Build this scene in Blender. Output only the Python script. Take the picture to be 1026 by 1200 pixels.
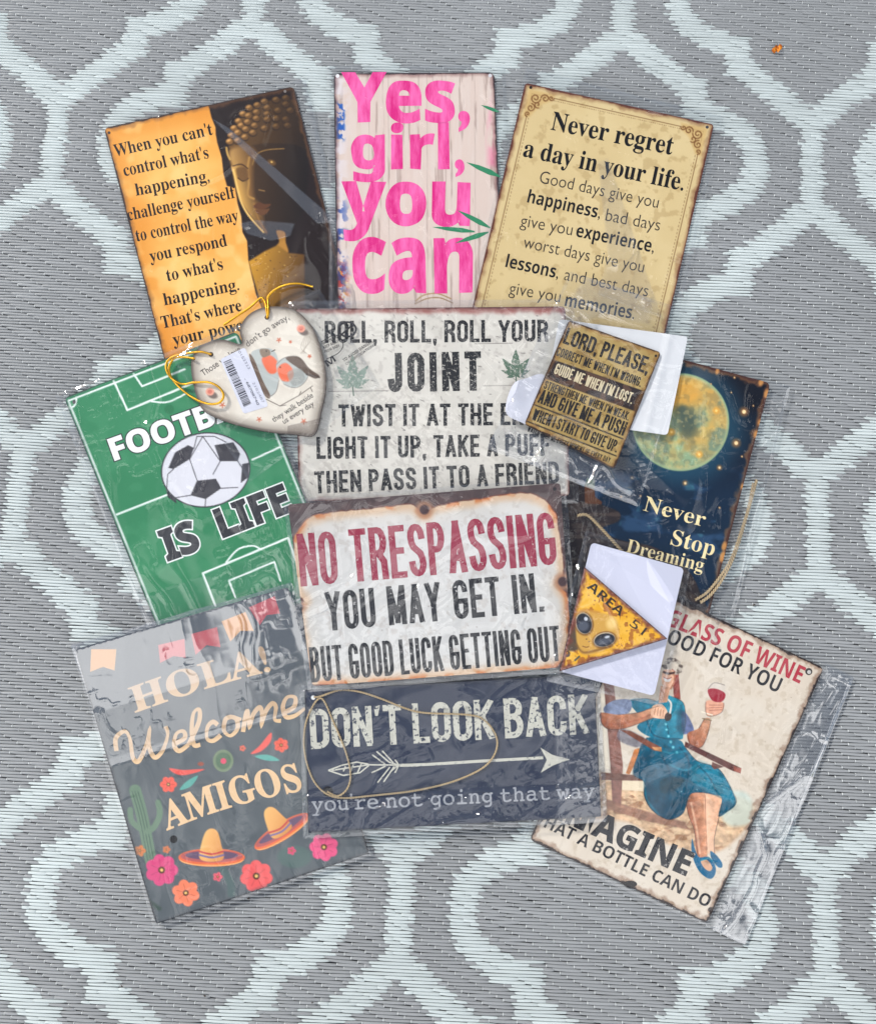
import bpy, math
import numpy as np
from mathutils.geometry import tessellate_polygon
from mathutils import Vector

S = bpy.context.scene
COL = S.collection
for o in list(bpy.data.objects):
    bpy.data.objects.remove(o)

# ------------------------------------------------------------------ camera
CAM_H, TILT, FPX = 0.93, math.radians(7.3), 1000.0
cam = bpy.data.cameras.new('camera')
cam.sensor_fit = 'VERTICAL'; cam.sensor_height = 36.0; cam.lens = 36.0 * FPX / 1200.0
cam.clip_start = 0.01; cam.clip_end = 200.0
co = bpy.data.objects.new('camera', cam); COL.objects.link(co)
co.location = (0, 0, CAM_H); co.rotation_euler = (TILT, 0, 0)
S.camera = co

# ------------------------------------------------------------------ light
SUN_EL, SUN_AZ = math.radians(32), math.radians(-46)      # azimuth measured from +Y towards +X
w = bpy.data.worlds.new('World'); S.world = w; w.use_nodes = True
nt = w.node_tree; bg = nt.nodes['Background']
sky = nt.nodes.new('ShaderNodeTexSky'); sky.sky_type = 'NISHITA'; sky.sun_disc = False
sky.sun_elevation = SUN_EL; sky.sun_rotation = SUN_AZ
# broken bright cloud, out of view, added to the sky for the film to reflect
tc = nt.nodes.new('ShaderNodeTexCoord')
nz = nt.nodes.new('ShaderNodeTexNoise'); nz.inputs['Scale'].default_value = 3.6
nz.inputs['Detail'].default_value = 2.5; nz.inputs['Roughness'].default_value = 0.55
rm = nt.nodes.new('ShaderNodeValToRGB')
rm.color_ramp.elements[0].position = 0.50; rm.color_ramp.elements[1].position = 0.61
mx = nt.nodes.new('ShaderNodeMix'); mx.data_type = 'RGBA'
nt.links.new(tc.outputs['Generated'], nz.inputs['Vector'])
sp = nt.nodes.new('ShaderNodeSeparateXYZ'); nt.links.new(tc.outputs['Generated'], sp.inputs[0])
ma = nt.nodes.new('ShaderNodeMath'); ma.operation = 'MULTIPLY_ADD'; ma.inputs[1].default_value = -0.26   # the added cloud thickens towards the south to put glare on the sleeves
nt.links.new(sp.outputs['Y'], ma.inputs[0]); nt.links.new(nz.outputs['Fac'], ma.inputs[2])
nt.links.new(ma.outputs[0], rm.inputs['Fac'])
nt.links.new(rm.outputs['Color'], mx.inputs['Factor'])
nt.links.new(sky.outputs['Color'], mx.inputs['A'])
mx.inputs['B'].default_value = (22.0, 22.2, 22.8, 1)
nt.links.new(mx.outputs['Result'], bg.inputs['Color'])
bg.inputs['Strength'].default_value = 0.084
sl = bpy.data.lights.new('sun', 'SUN'); sl.energy = 3.5; sl.angle = math.radians(7); sl.color = (1, 0.96, 0.9)
so = bpy.data.objects.new('sun', sl); COL.objects.link(so)
d = Vector((math.sin(SUN_AZ) * math.cos(SUN_EL), math.cos(SUN_AZ) * math.cos(SUN_EL), math.sin(SUN_EL)))
so.rotation_euler = d.to_track_quat('Z', 'Y').to_euler(); so.location = d * 4
S.view_settings.view_transform = 'Standard'; S.view_settings.look = 'None'
S.view_settings.exposure = 0.05; S.view_settings.gamma = 1.0
S.view_settings.use_curve_mapping = False
S.render.engine = 'CYCLES'
S.cycles.transparent_max_bounces = 24; S.cycles.max_bounces = 10

# ------------------------------------------------------------------ helpers
CT, ST = math.cos(TILT), math.sin(TILT)
def P(px, py, z=0.0):
    """where the view ray through a photo pixel meets height z"""
    px = np.asarray(px, float); py = np.asarray(py, float); z = np.asarray(z, float)
    x = (px - 513.0) / FPX; y = -(py - 600.0) / FPX
    yy = y * CT + ST; zz = y * ST - CT
    k = (z - CAM_H) / zz
    return np.stack([x * k, yy * k, z + 0 * k], -1)

def lin(rgb):
    c = np.asarray(rgb, float) / 255.0
    return np.where(c <= 0.04045, c / 12.92, ((c + 0.055) / 1.055) ** 2.4)

_rng = np.random.RandomState(7); _LAT = _rng.rand(256, 256)
def vnoise(x, y, seed=0):
    x = x + seed * 37.31; y = y + seed * 17.77
    xi = np.floor(x).astype(int); yi = np.floor(y).astype(int)
    fx = x - xi; fy = y - yi
    fx = fx * fx * fx * (fx * (fx * 6 - 15) + 10); fy = fy * fy * fy * (fy * (fy * 6 - 15) + 10)
    a = _LAT[xi & 255, yi & 255]; b = _LAT[(xi + 1) & 255, yi & 255]
    c = _LAT[xi & 255, (yi + 1) & 255]; e = _LAT[(xi + 1) & 255, (yi + 1) & 255]
    return (a + (b - a) * fx) * (1 - fy) + (c + (e - c) * fx) * fy
def fbm(x, y, sc, octv=4, seed=0):
    t = 0; a = 0.5; n = 0
    for k in range(octv):
        t = t + a * vnoise(x / sc, y / sc, seed + k * 5); n += a; a *= 0.5; sc *= 0.5
    return t / n
def sstep(a, b, x):
    t = np.clip((x - a) / (b - a), 0, 1); return t * t * (3 - 2 * t)
def sdpoly(X, Y, poly):
    """signed distance, positive inside"""
    poly = np.asarray(poly, float); n = len(poly)
    d2 = np.full(X.shape, 1e18); ins = np.zeros(X.shape, bool)
    for i in range(n):
        x0, y0 = poly[i]; x1, y1 = poly[(i + 1) % n]
        ex, ey = x1 - x0, y1 - y0; L = ex * ex + ey * ey + 1e-12
        t = np.clip(((X - x0) * ex + (Y - y0) * ey) / L, 0, 1)
        d2 = np.minimum(d2, (X - x0 - t * ex) ** 2 + (Y - y0 - t * ey) ** 2)
        if y0 != y1:
            c = ((y0 > Y) != (y1 > Y)) & (X < ex * (Y - y0) / ey + x0)
            ins ^= c
    return np.sqrt(d2) * np.where(ins, 1, -1)
def smooth(pts, n=6, closed=False):
    """Catmull-Rom through points"""
    p = np.asarray(pts, float); m = len(p); out = []
    for i in range(m if closed else m - 1):
        if closed: a, b, c, e = p[(i - 1) % m], p[i], p[(i + 1) % m], p[(i + 2) % m]
        else: a, b, c, e = p[max(i - 1, 0)], p[i], p[i + 1], p[min(i + 2, m - 1)]
        for k in range(n):
            t = k / n
            out.append(0.5 * (2 * b + (c - a) * t + (2 * a - 5 * b + 4 * c - e) * t * t + (3 * b - a - 3 * c + e) * t ** 3))
    if not closed: out.append(p[-1])
    return np.array(out)
def Z(ox, oy, f):
    """turns measurements taken in an enlarged crop into photo pixels"""
    return lambda *pts: [(ox + x / f, oy + y / f) for x, y in pts]

class Canvas:
    """ink on a printed plate: colour per vertex, laid down in order"""
    def __init__(s, X, Y, base):
        s.X, s.Y = X, Y; s.c = np.tile(np.asarray(base, float), (len(X), 1))
    def mix(s, m, rgb):
        rgb = np.asarray(rgb, float); s.c += (rgb - s.c) * np.clip(m, 0, 1)[:, None]
    def _box(s, pts, pad):
        p = np.asarray(pts); lo = p.min(0) - pad; hi = p.max(0) + pad
        return np.where((s.X > lo[0]) & (s.X < hi[0]) & (s.Y > lo[1]) & (s.Y < hi[1]))[0]
    def _mixi(s, i, m, rgb):
        rgb = np.asarray(rgb, float); s.c[i] += (rgb - s.c[i]) * np.clip(m, 0, 1)[:, None]
    def fill(s, poly, rgb, soft=0.8, a=1, rgb2=None, dirv=None):
        i = s._box(poly, soft + 1)
        if not len(i): return
        m = np.clip(sdpoly(s.X[i], s.Y[i], poly) / soft + 0.5, 0, 1) * a
        if rgb2 is not None:
            p = np.asarray(poly); dv = np.asarray(dirv, float); dv /= np.linalg.norm(dv)
            q = p @ dv; t = np.clip((s.X[i] * dv[0] + s.Y[i] * dv[1] - q.min()) / (q.max() - q.min()), 0, 1)[:, None]
            rgb = np.asarray(rgb, float) * (1 - t) + np.asarray(rgb2, float) * t
        s._mixi(i, m, rgb)
    def ell(s, cx, cy, rx, ry, rgb, rot=0, soft=0.8, a=1):
        i = s._box([(cx, cy)], max(rx, ry) + soft + 1)
        if not len(i): return
        r = math.radians(rot); x = s.X[i] - cx; y = s.Y[i] - cy
        u = x * math.cos(r) + y * math.sin(r); v = -x * math.sin(r) + y * math.cos(r)
        dd = (1 - np.sqrt((u / rx) ** 2 + (v / ry) ** 2)) * min(rx, ry)
        s._mixi(i, np.clip(dd / soft + 0.5, 0, 1) * a, rgb)
    def line(s, pts, wd, rgb, soft=0.7, a=1):
        i = s._box(pts, wd + soft + 1)
        if not len(i): return
        X, Y = s.X[i], s.Y[i]; d2 = np.full(X.shape, 1e18)
        for (x0, y0), (x1, y1) in zip(pts[:-1], pts[1:]):
            ex, ey = x1 - x0, y1 - y0; L = ex * ex + ey * ey + 1e-9
            t = np.clip(((X - x0) * ex + (Y - y0) * ey) / L, 0, 1)
            d2 = np.minimum(d2, (X - x0 - t * ex) ** 2 + (Y - y0 - t * ey) ** 2)
        s._mixi(i, np.clip((wd / 2 - np.sqrt(d2)) / soft + 0.5, 0, 1) * a, rgb)
    def n(s, sc, octv=4, seed=0): return fbm(s.X, s.Y, sc, octv, seed)
    def specks(s, n, seed, rgb, rmin, rmax, poly=None, a=1):
        r = np.random.RandomState(seed)
        x0, x1, y0, y1 = s.X.min(), s.X.max(), s.Y.min(), s.Y.max()
        for k in range(n):
            s.ell(r.uniform(x0, x1), r.uniform(y0, y1), r.uniform(rmin, rmax), r.uniform(rmin, rmax), rgb, r.uniform(0, 180), a=a * r.uniform(.4, 1))
    def rust(s, poly, wd, cols, seed, noise=14, amt=1.0):
        """worn dark rim along the plate edge"""
        dist = sdpoly(s.X, s.Y, poly)
        k = s.n(noise, 4, seed)
        f = wd * (0.15 + 2.4 * np.clip(k - 0.33, 0, 1))
        s.mix((1 - sstep(f, f + 5, dist)) * 0.5 * amt, cols[1])
        s.mix((1 - sstep(f * .5, f * .5 + 1.5, dist)) * amt, cols[0])

def link(name, me, mat, root=None):
    o = bpy.data.objects.new(name, me); COL.objects.link(o)
    if mat: me.materials.append(mat)
    if root is not None: o.parent = root
    return o
def fast_mesh(name, V, quads=None, tris=None, col=None, smooth_=False, attrs=None):
    me = bpy.data.meshes.new(name)
    V = np.ascontiguousarray(V, np.float32)
    nq = 0 if quads is None else len(quads); ntri = 0 if tris is None else len(tris)
    loops = np.concatenate([np.asarray(quads, np.int32).ravel() if nq else np.zeros(0, np.int32),
                            np.asarray(tris, np.int32).ravel() if ntri else np.zeros(0, np.int32)])
    tot = np.concatenate([np.full(nq, 4, np.int32), np.full(ntri, 3, np.int32)])
    st = np.concatenate([[0], np.cumsum(tot)[:-1]]).astype(np.int32)
    me.vertices.add(len(V)); me.vertices.foreach_set('co', V.ravel())
    me.loops.add(len(loops)); me.loops.foreach_set('vertex_index', loops)
    me.polygons.add(len(tot)); me.polygons.foreach_set('loop_start', st); me.polygons.foreach_set('loop_total', tot)
    me.polygons.foreach_set('use_smooth', np.full(len(tot), bool(smooth_)))
    me.update(calc_edges=True)
    if col is not None:
        a = me.attributes.new('Col', 'FLOAT_COLOR', 'POINT')
        c = np.ones((len(V), 4), np.float32); c[:, :3] = col
        a.data.foreach_set('color', c.ravel())
    for k, v in (attrs or {}).items():
        a = me.attributes.new(k, 'FLOAT', 'POINT'); a.data.foreach_set('value', np.ascontiguousarray(v, np.float32))
    return me
def grid_quads(nu, nv):
    i = np.arange(nv - 1)[:, None] * nu + np.arange(nu - 1)[None, :]
    return np.stack([i, i + nu, i + nu + 1, i + 1], -1).reshape(-1, 4)

class Thing:
    """top-level empty at the thing's base; keeps its own frame so that parts store local coordinates"""
    def __init__(s, name, label, cat, cpx, ang=0.0, group=None):
        s.o = bpy.data.objects.new(name, None); COL.objects.link(s.o)
        s.o.empty_display_size = 0.02
        s.loc = P(cpx[0], cpx[1], 0.0); s.a = ang
        s.o.location = s.loc; s.o.rotation_euler = (0, 0, ang)
        s.o['label'] = label; s.o['category'] = cat
        if group: s.o['group'] = group
    def loc_(s, W):
        d = W - s.loc; c, n = math.cos(s.a), math.sin(s.a)
        return np.stack([d[:, 0] * c + d[:, 1] * n, -d[:, 0] * n + d[:, 1] * c, d[:, 2]], -1)

# ------------------------------------------------------------------ materials
def newmat(name):
    m = bpy.data.materials.new(name); m.use_nodes = True
    return m, m.node_tree, m.node_tree.nodes['Principled BSDF']
def print_mat(name, rough=0.42, bump=0.06, spec=0.4, bscale=900.0):
    m, t, b = newmat(name)
    a = t.nodes.new('ShaderNodeAttribute'); a.attribute_name = 'Col'
    t.links.new(a.outputs['Color'], b.inputs['Base Color'])
    b.inputs['Roughness'].default_value = rough; b.inputs['Specular IOR Level'].default_value = spec
    tx = t.nodes.new('ShaderNodeTexCoord'); n = t.nodes.new('ShaderNodeTexNoise'); n.inputs['Scale'].default_value = bscale
    bp = t.nodes.new('ShaderNodeBump'); bp.inputs['Strength'].default_value = bump; bp.inputs['Distance'].default_value = 0.001
    t.links.new(tx.outputs['Object'], n.inputs['Vector']); t.links.new(n.outputs['Fac'], bp.inputs['Height'])
    t.links.new(bp.outputs['Normal'], b.inputs['Normal'])
    return m
M_PRINT = print_mat('printed_tin', 0.38, 0.05, 0.18)
M_WOOD = print_mat('painted_board', 0.6, 0.12, 0.18, 500)
M_PAPER = print_mat('paper', 0.75, 0.04, 0.2)
M_RUG = print_mat('woven_straw', 0.42, 0.10, 0.35, 700)
_worn = {}
def worn_ink(bgcol, lo=0.42, hi=0.50, scale=330.0, stretch=1.0):
    """ink that has chipped off to the ground colour here and there"""
    key = (bgcol, lo, hi, scale, stretch)
    if key in _worn: return _worn[key]
    m, t, b = newmat('worn_ink')
    a = t.nodes.new('ShaderNodeAttribute'); a.attribute_name = 'Col'
    tx = t.nodes.new('ShaderNodeTexCoord'); mp = t.nodes.new('ShaderNodeMapping')
    mp.inputs['Scale'].default_value = (1, stretch, 1)
    n = t.nodes.new('ShaderNodeTexNoise'); n.inputs['Scale'].default_value = scale; n.inputs['Detail'].default_value = 5
    n.inputs['Roughness'].default_value = 0.62
    r = t.nodes.new('ShaderNodeValToRGB'); r.color_ramp.elements[0].position = lo; r.color_ramp.elements[1].position = hi
    x = t.nodes.new('ShaderNodeMix'); x.data_type = 'RGBA'
    x.inputs['A'].default_value = (*lin(bgcol), 1)
    t.links.new(tx.outputs['Object'], mp.inputs['Vector']); t.links.new(mp.outputs['Vector'], n.inputs['Vector'])
    t.links.new(n.outputs['Fac'], r.inputs['Fac']); t.links.new(r.outputs['Color'], x.inputs['Factor'])
    t.links.new(a.outputs['Color'], x.inputs['B']); t.links.new(x.outputs['Result'], b.inputs['Base Color'])
    b.inputs['Roughness'].default_value = 0.5; b.inputs['Specular IOR Level'].default_value = 0.3
    _worn[key] = m
    return m
def film_mat():
    """clear polypropylene bag: mirror-like where a wrinkle catches the sky, faint milkiness"""
    m, t, b = newmat('clear_film'); t.nodes.remove(b)
    out = t.nodes['Material Output']
    def mth(op, a, b_=None):
        n = t.nodes.new('ShaderNodeMath'); n.operation = op
        for i, v in enumerate((a, b_)):
            if v is None: continue
            if isinstance(v, (int, float)): n.inputs[i].default_value = v
            else: t.links.new(v, n.inputs[i])
        return n.outputs[0]
    ge = t.nodes.new('ShaderNodeNewGeometry'); dt = t.nodes.new('ShaderNodeVectorMath'); dt.operation = 'DOT_PRODUCT'
    t.links.new(ge.outputs['Normal'], dt.inputs[0]); t.links.new(ge.outputs['Incoming'], dt.inputs[1])
    # the same Schlick reflectance from either side of the thin sheet
    fr = mth('ADD', mth('MULTIPLY', mth('POWER', mth('SUBTRACT', 1.0, mth('ABSOLUTE', dt.outputs['Value'])), 5.0), 0.96), 0.04)
    at = t.nodes.new('ShaderNodeAttribute'); at.attribute_name = 'layers_glare'  # scales reflectance and milky white; raised for film folds and painted glare patches
    mu = t.nodes.new('ShaderNodeMath'); mu.operation = 'MULTIPLY'; mu.use_clamp = True
    mu2 = t.nodes.new('ShaderNodeMath'); mu2.operation = 'MULTIPLY'; mu2.inputs[1].default_value = 1.0
    t.links.new(at.outputs['Fac'], mu2.inputs[0])
    t.links.new(fr, mu.inputs[0]); t.links.new(mu2.outputs[0], mu.inputs[1])
    tr = t.nodes.new('ShaderNodeBsdfTransparent'); tr.inputs['Color'].default_value = (0.975, 0.98, 0.98, 1)
    gl = t.nodes.new('ShaderNodeBsdfGlossy'); gl.inputs['Roughness'].default_value = 0.045
    df = t.nodes.new('ShaderNodeBsdfDiffuse'); df.inputs['Color'].default_value = (0.85, 0.88, 0.92, 1)
    mk = t.nodes.new('ShaderNodeMath'); mk.operation = 'MULTIPLY_ADD'; mk.inputs[1].default_value = 0.013; mk.inputs[2].default_value = -0.008; mk.use_clamp = True
    t.links.new(at.outputs['Fac'], mk.inputs[0])
    m1 = t.nodes.new('ShaderNodeMixShader'); m2 = t.nodes.new('ShaderNodeMixShader')
    t.links.new(mk.outputs[0], m1.inputs['Fac']); t.links.new(tr.outputs[0], m1.inputs[1]); t.links.new(df.outputs[0], m1.inputs[2])
    t.links.new(mu.outputs[0], m2.inputs['Fac']); t.links.new(m1.outputs[0], m2.inputs[1]); t.links.new(gl.outputs[0], m2.inputs[2])
    t.links.new(m2.outputs[0], out.inputs['Surface'])
    return m
M_FILM = film_mat()
def plain(name, rgb, rough=0.6, metal=0.0, nscale=0, namt=0.25, stretch=None):
    m, t, b = newmat(name)
    b.inputs['Base Color'].default_value = (*lin(rgb), 1); b.inputs['Roughness'].default_value = rough; b.inputs['Metallic'].default_value = metal
    if nscale:
        tx = t.nodes.new('ShaderNodeTexCoord'); n = t.nodes.new('ShaderNodeTexNoise'); n.inputs['Scale'].default_value = nscale
        x = t.nodes.new('ShaderNodeMix'); x.data_type = 'RGBA'
        x.inputs['A'].default_value = (*(lin(rgb) * (1 - namt)), 1); x.inputs['B'].default_value = (*np.minimum(lin(rgb) * (1 + namt), 1), 1)
        t.links.new(tx.outputs['Object'], n.inputs['Vector']); t.links.new(n.outputs['Fac'], x.inputs['Factor']); t.links.new(x.outputs['Result'], b.inputs['Base Color'])
    return m
M_TWINE = plain('jute_twine', (166, 148, 118), 0.85, 0, 900, 0.35)
M_GOLD = plain('gold_cord', (214, 164, 52), 0.32, 0.85, 1200, 0.35)
M_GROUND = plain('paving', (150, 148, 145), 0.9, 0, 30, 0.2)
M_GRIT = plain('grit', (60, 52, 48), 0.8)

# ------------------------------------------------------------------ the rug
RUG_O = P(958, 615); RUG_A = math.radians(-2.2)
PX_, PY_ = 0.2202, 0.4177
_q = np.array([(0, .152), (.014, .146), (.036, .124), (.060, .106), (.078, .092), (.0835, .078), (.0845, .064), (.098, .061), (.120, .052), (.145, .034), (.153, .020), (.156, .0)])
def trellis(x, y):
    """signed half-width function of the quatrefoil lattice (positive on the pale bands)"""
    best = np.full(x.shape, -1.0)
    for ox, oy in ((0, PY_ / 2), (PX_, 0)):
        dx = np.abs((x - ox + PX_) % (2 * PX_) - PX_); dy = np.abs((y - oy + PY_ / 2) % PY_ - PY_ / 2)
        d2 = np.full(x.shape, 9.0)
        for (x0, y0), (x1, y1) in zip(_q[:-1], _q[1:]):
            ex, ey = x1 - x0, y1 - y0
            t = np.clip(((dx - x0) * ex + (dy - y0) * ey) / (ex * ex + ey * ey), 0, 1)
            d2 = np.minimum(d2, (dx - x0 - t * ex) ** 2 + (dy - y0 - t * ey) ** 2)
        best = np.maximum(best, 0.0152 - np.sqrt(d2))
        best = np.maximum(best, np.minimum(.0142 - np.abs(dx - .0850), .027 - np.abs(dy - .0765)))
        best = np.maximum(best, np.where(dy > .150, 0.0138 - dx, -1))
    return best
def build_rug():
    rng = np.random.RandomState(3)
    RP, WP = 0.00345, 0.00718
    x_lo, x_hi, y_lo, y_hi = -1.22, 0.36, -0.92, 0.78
    rows = np.arange(int(y_lo / RP), int(y_hi / RP))
    segs = []      # x0, x1, y, white?, split0, split1
    dots = []
    fx = np.arange(x_lo, x_hi, 0.0018)
    for r in rows:
        y = r * RP
        jit = (0.0035 if r % 2 else -0.0035) + rng.uniform(-.002, .002)
        xs = fx
        wig = 0.004 * (vnoise(xs / .05, np.full_like(xs, r * .35), 3) - .5)
        f = trellis(xs + wig, np.full_like(xs, y)) + (jit if True else 0) * 0.55 > 0
        ch = np.where(f[1:] != f[:-1])[0] + 1
        b = np.concatenate([[0], ch, [len(xs)]])
        phase = (-r * WP) % (4 * WP)
        for i0, i1 in zip(b[:-1], b[1:]):
            xa, xb = xs[i0], xs[min(i1, len(xs) - 1)]; wh = bool(f[i0])
            k0 = math.ceil((xa - phase) / (4 * WP)); cuts = []
            while phase + k0 * 4 * WP < xb: cuts.append(phase + k0 * 4 * WP); k0 += 1
            cuts = [c for c in cuts if c - xa > .004 and xb - c > .004]
            if wh: cuts = [c for c in cuts if rng.rand() < .45]
            e = [xa] + cuts + [xb]
            for j in range(len(e) - 1):
                segs.append((e[j], e[j + 1], y, wh, j > 0, j < len(e) - 2))
            if not wh:
                for c in cuts:
                    if rng.rand() < .93: dots.append((c, y))
    sg = np.array(segs, float); n = len(sg)
    na, nc = 7, 5
    ext = np.full(n, .0052)
    x0 = sg[:, 0] - np.where(sg[:, 4] > 0, .0007, ext); x1 = sg[:, 1] + np.where(sg[:, 5] > 0, .0007, ext)
    t = np.array([0, .10, .26, .5, .74, .90, 1.0]); L = (x1 - x0)[:, None]
    tt = np.clip(np.where(t[None] < .5, t[None] * np.minimum(1, .03 / L), 1 - (1 - t[None]) * np.minimum(1, .03 / L)), 0, 1)
    tt[:, 3] = .5
    X = x0[:, None] + tt * L
    e0 = np.where(sg[:, 4] > 0, .72, .18)[:, None]; e1 = np.where(sg[:, 5] > 0, .72, .18)[:, None]
    prof = np.ones((n, na)); prof[:, 0:1] = e0; prof[:, -1:] = e1
    prof[:, 1:2] = np.where(e0 < .5, .50, .95); prof[:, -2:-1] = np.where(e1 < .5, .50, .95); prof[:, 2:3] = np.where(e0 < .5, .85, 1); prof[:, -3:-2] = np.where(e1 < .5, .85, 1)
    hw = (RP * .5 * 0.93) * prof * (1 + rng.uniform(-.08, .08, n))[:, None]
    zc = -0.0014 - 0.0012 * (1 - prof) + rng.uniform(-.00025, .00025, n)[:, None]
    # each float climbs gently from its left end over its neighbour, as in the weave
    ysk = (tt - .5) * rng.normal(-.0004, .0005, n)[:, None]
    th = np.linspace(0, math.pi, nc)
    cy, cz = np.cos(th), np.sin(th) ** .8 * 0.0014
    V = np.zeros((n, na, nc, 3))
    V[..., 0] = X[:, :, None]
    V[..., 1] = (sg[:, 2][:, None] + ysk)[:, :, None] + hw[:, :, None] * cy[None, None]
    V[..., 2] = zc[:, :, None] + cz[None, None] * (.35 + .65 * prof[:, :, None])
    wav = 0.0040 * (fbm(V[..., 0], V[..., 1], .22, 2, 9) - .85)
    V[..., 2] += wav
    V[..., 1] += 0.006 * (fbm(V[..., 0], V[..., 1], .5, 2, 4) - .5)
    q = grid_quads(nc, na)
    Q = (np.arange(n)[:, None, None] * (na * nc) + q[None]).reshape(-1, 4)
    wt = sg[:, 3] > 0
    c = np.where(wt[:, None], lin((187, 196, 196))[None], lin((142, 145, 147))[None])
    c = c * (1 + rng.uniform(-.07, .07, (n, 1))) * (.90 + .2 * fbm(sg[:, 0], sg[:, 2], .16, 4, 60))[:, None]
    C = np.repeat(c, na * nc, 0)
    # pale warp loops that peep out between two grey floats
    D = np.array(dots); m = len(D)
    bx = np.array([(-.00055, -.0017), (.00055, -.0017), (.00055, .0017), (-.00055, .0017)])
    dv = np.zeros((m, 8, 3))
    dv[:, :4, 0] = D[:, 0:1] + bx[:, 0]; dv[:, :4, 1] = D[:, 1:2] + bx[:, 1]; dv[:, :4, 2] = -.0024
    dv[:, 4:, 0] = D[:, 0:1] + bx[:, 0] * .8; dv[:, 4:, 1] = D[:, 1:2] + bx[:, 1] * .62; dv[:, 4:, 2] = -.00045
    dv[..., 2] += 0.0040 * (fbm(dv[..., 0], dv[..., 1], .22, 2, 9) - .85) 
    dv[..., 1] += 0.006 * (fbm(dv[..., 0], dv[..., 1], .5, 2, 4) - .5)
    bq = np.array([(4, 5, 6, 7), (0, 1, 5, 4), (1, 2, 6, 5), (2, 3, 7, 6), (3, 0, 4, 7)])
    DQ = (np.arange(m)[:, None, None] * 8 + bq[None]).reshape(-1, 4) + n * na * nc
    VV = np.concatenate([V.reshape(-1, 3), dv.reshape(-1, 3)])
    CC = np.concatenate([C, np.tile(lin((196, 200, 200)), (m * 8, 1))])
    QQ = np.concatenate([Q[:, ::-1], DQ])
    # dark ground the floats are woven over
    base = np.array([(x_lo, y_lo, -.0049), (x_hi, y_lo, -.0049), (x_hi, y_hi, -.0049), (x_lo, y_hi, -.0049)])
    k = len(VV); VV = np.concatenate([VV, base]); CC = np.concatenate([CC, np.tile(lin((88, 88, 92)), (4, 1))])
    QQ = np.concatenate([QQ, [(k, k + 1, k + 2, k + 3)]])
    me = fast_mesh('rug', VV, QQ, col=CC, smooth_=True)
    o = link('rug', me, M_RUG); o.location = RUG_O; o.rotation_euler = (0, 0, RUG_A)
    o['label'] = 'flat grey outdoor rug woven with a pale mint quatrefoil trellis'; o['kind'] = 'structure'; o['category'] = 'rug'
build_rug()
gv = np.array([(-30, -30, -.009), (30, -30, -.009), (30, 30, -.009), (-30, 30, -.009)], float)
g = link('ground', fast_mesh('ground', gv, np.array([(0, 1, 2, 3)])), M_GROUND)
g['kind'] = 'structure'; g['label'] = 'pale paving under the woven rug'; g['category'] = 'ground'

# ------------------------------------------------------------------ pile height, so that each thing lies on what is below it
HS = 2.0
gx, gy = np.meshgrid(np.arange(-40, 1066, HS), np.arange(-40, 1240, HS))
HM = np.zeros(gx.shape)
def hm_at(px, py, A=None):
    A = HM if A is None else A
    fx = np.clip((np.asarray(px) + 40) / HS, 0, A.shape[1] - 1.001); fy = np.clip((np.asarray(py) + 40) / HS, 0, A.shape[0] - 1.001)
    xi = fx.astype(int); yi = fy.astype(int); a = fx - xi; b = fy - yi
    return A[yi, xi] * (1 - a) * (1 - b) + A[yi, xi + 1] * a * (1 - b) + A[yi + 1, xi] * (1 - a) * b + A[yi + 1, xi + 1] * a * b
def blur(A, r):
    k = np.exp(-.5 * (np.arange(-3 * r, 3 * r + 1) / r) ** 2); k /= k.sum(); p = 3 * r
    B = np.pad(A, ((p, p), (p, p)), 'edge')
    B = sum(k[i] * B[i:i + A.shape[0]] for i in range(len(k)))
    return sum(k[i] * B[:, i:i + A.shape[1]] for i in range(len(k)))
def dilate(A, r):
    for ax in (0, 1):
        B = A.copy()
        for s in range(1, r + 1):
            B = np.maximum(B, np.roll(A, s, ax)); B = np.maximum(B, np.roll(A, -s, ax))
        A = B
    return A
def cone(A, slope=0.00015, n=48):
    """a stiff sheet leaves the edge of what it covers at a shallow angle"""
    A = A.copy()
    for _ in range(n):
        B = A
        for dy, dx, k in ((0, 1, 1), (0, -1, 1), (1, 0, 1), (-1, 0, 1), (1, 1, 1.41), (1, -1, 1.41), (-1, 1, 1.41), (-1, -1, 1.41)):
            B = np.maximum(B, np.roll(np.roll(A, dy, 0), dx, 1) - slope * k)
        A = B
    return A
def rest_plane(poly, gap=0.0003):
    """the tilted plane a stiff plate takes up on the pile under it"""
    m = sdpoly(gx, gy, poly) > -1
    x, y, h = gx[m], gy[m], HM[m]; x0, y0 = x.mean(), y.mean()
    A = np.stack([np.ones_like(x), (x - x0) / 300, (y - y0) / 300], 1)
    wgt = np.ones(len(h))
    for _ in range(12):          # lean the fit towards the points that carry the plate
        k, *_r = np.linalg.lstsq(A * wgt[:, None], h * wgt, rcond=None)
        res = h - A @ k; wgt = np.where(res > 0, 3.0, 1.0)
    up = max(0.0, (h - A @ k).max()) + gap
    return lambda X, Y: k[0] + up + k[1] * (np.asarray(X) - x0) / 300 + k[2] * (np.asarray(Y) - y0) / 300

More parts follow.
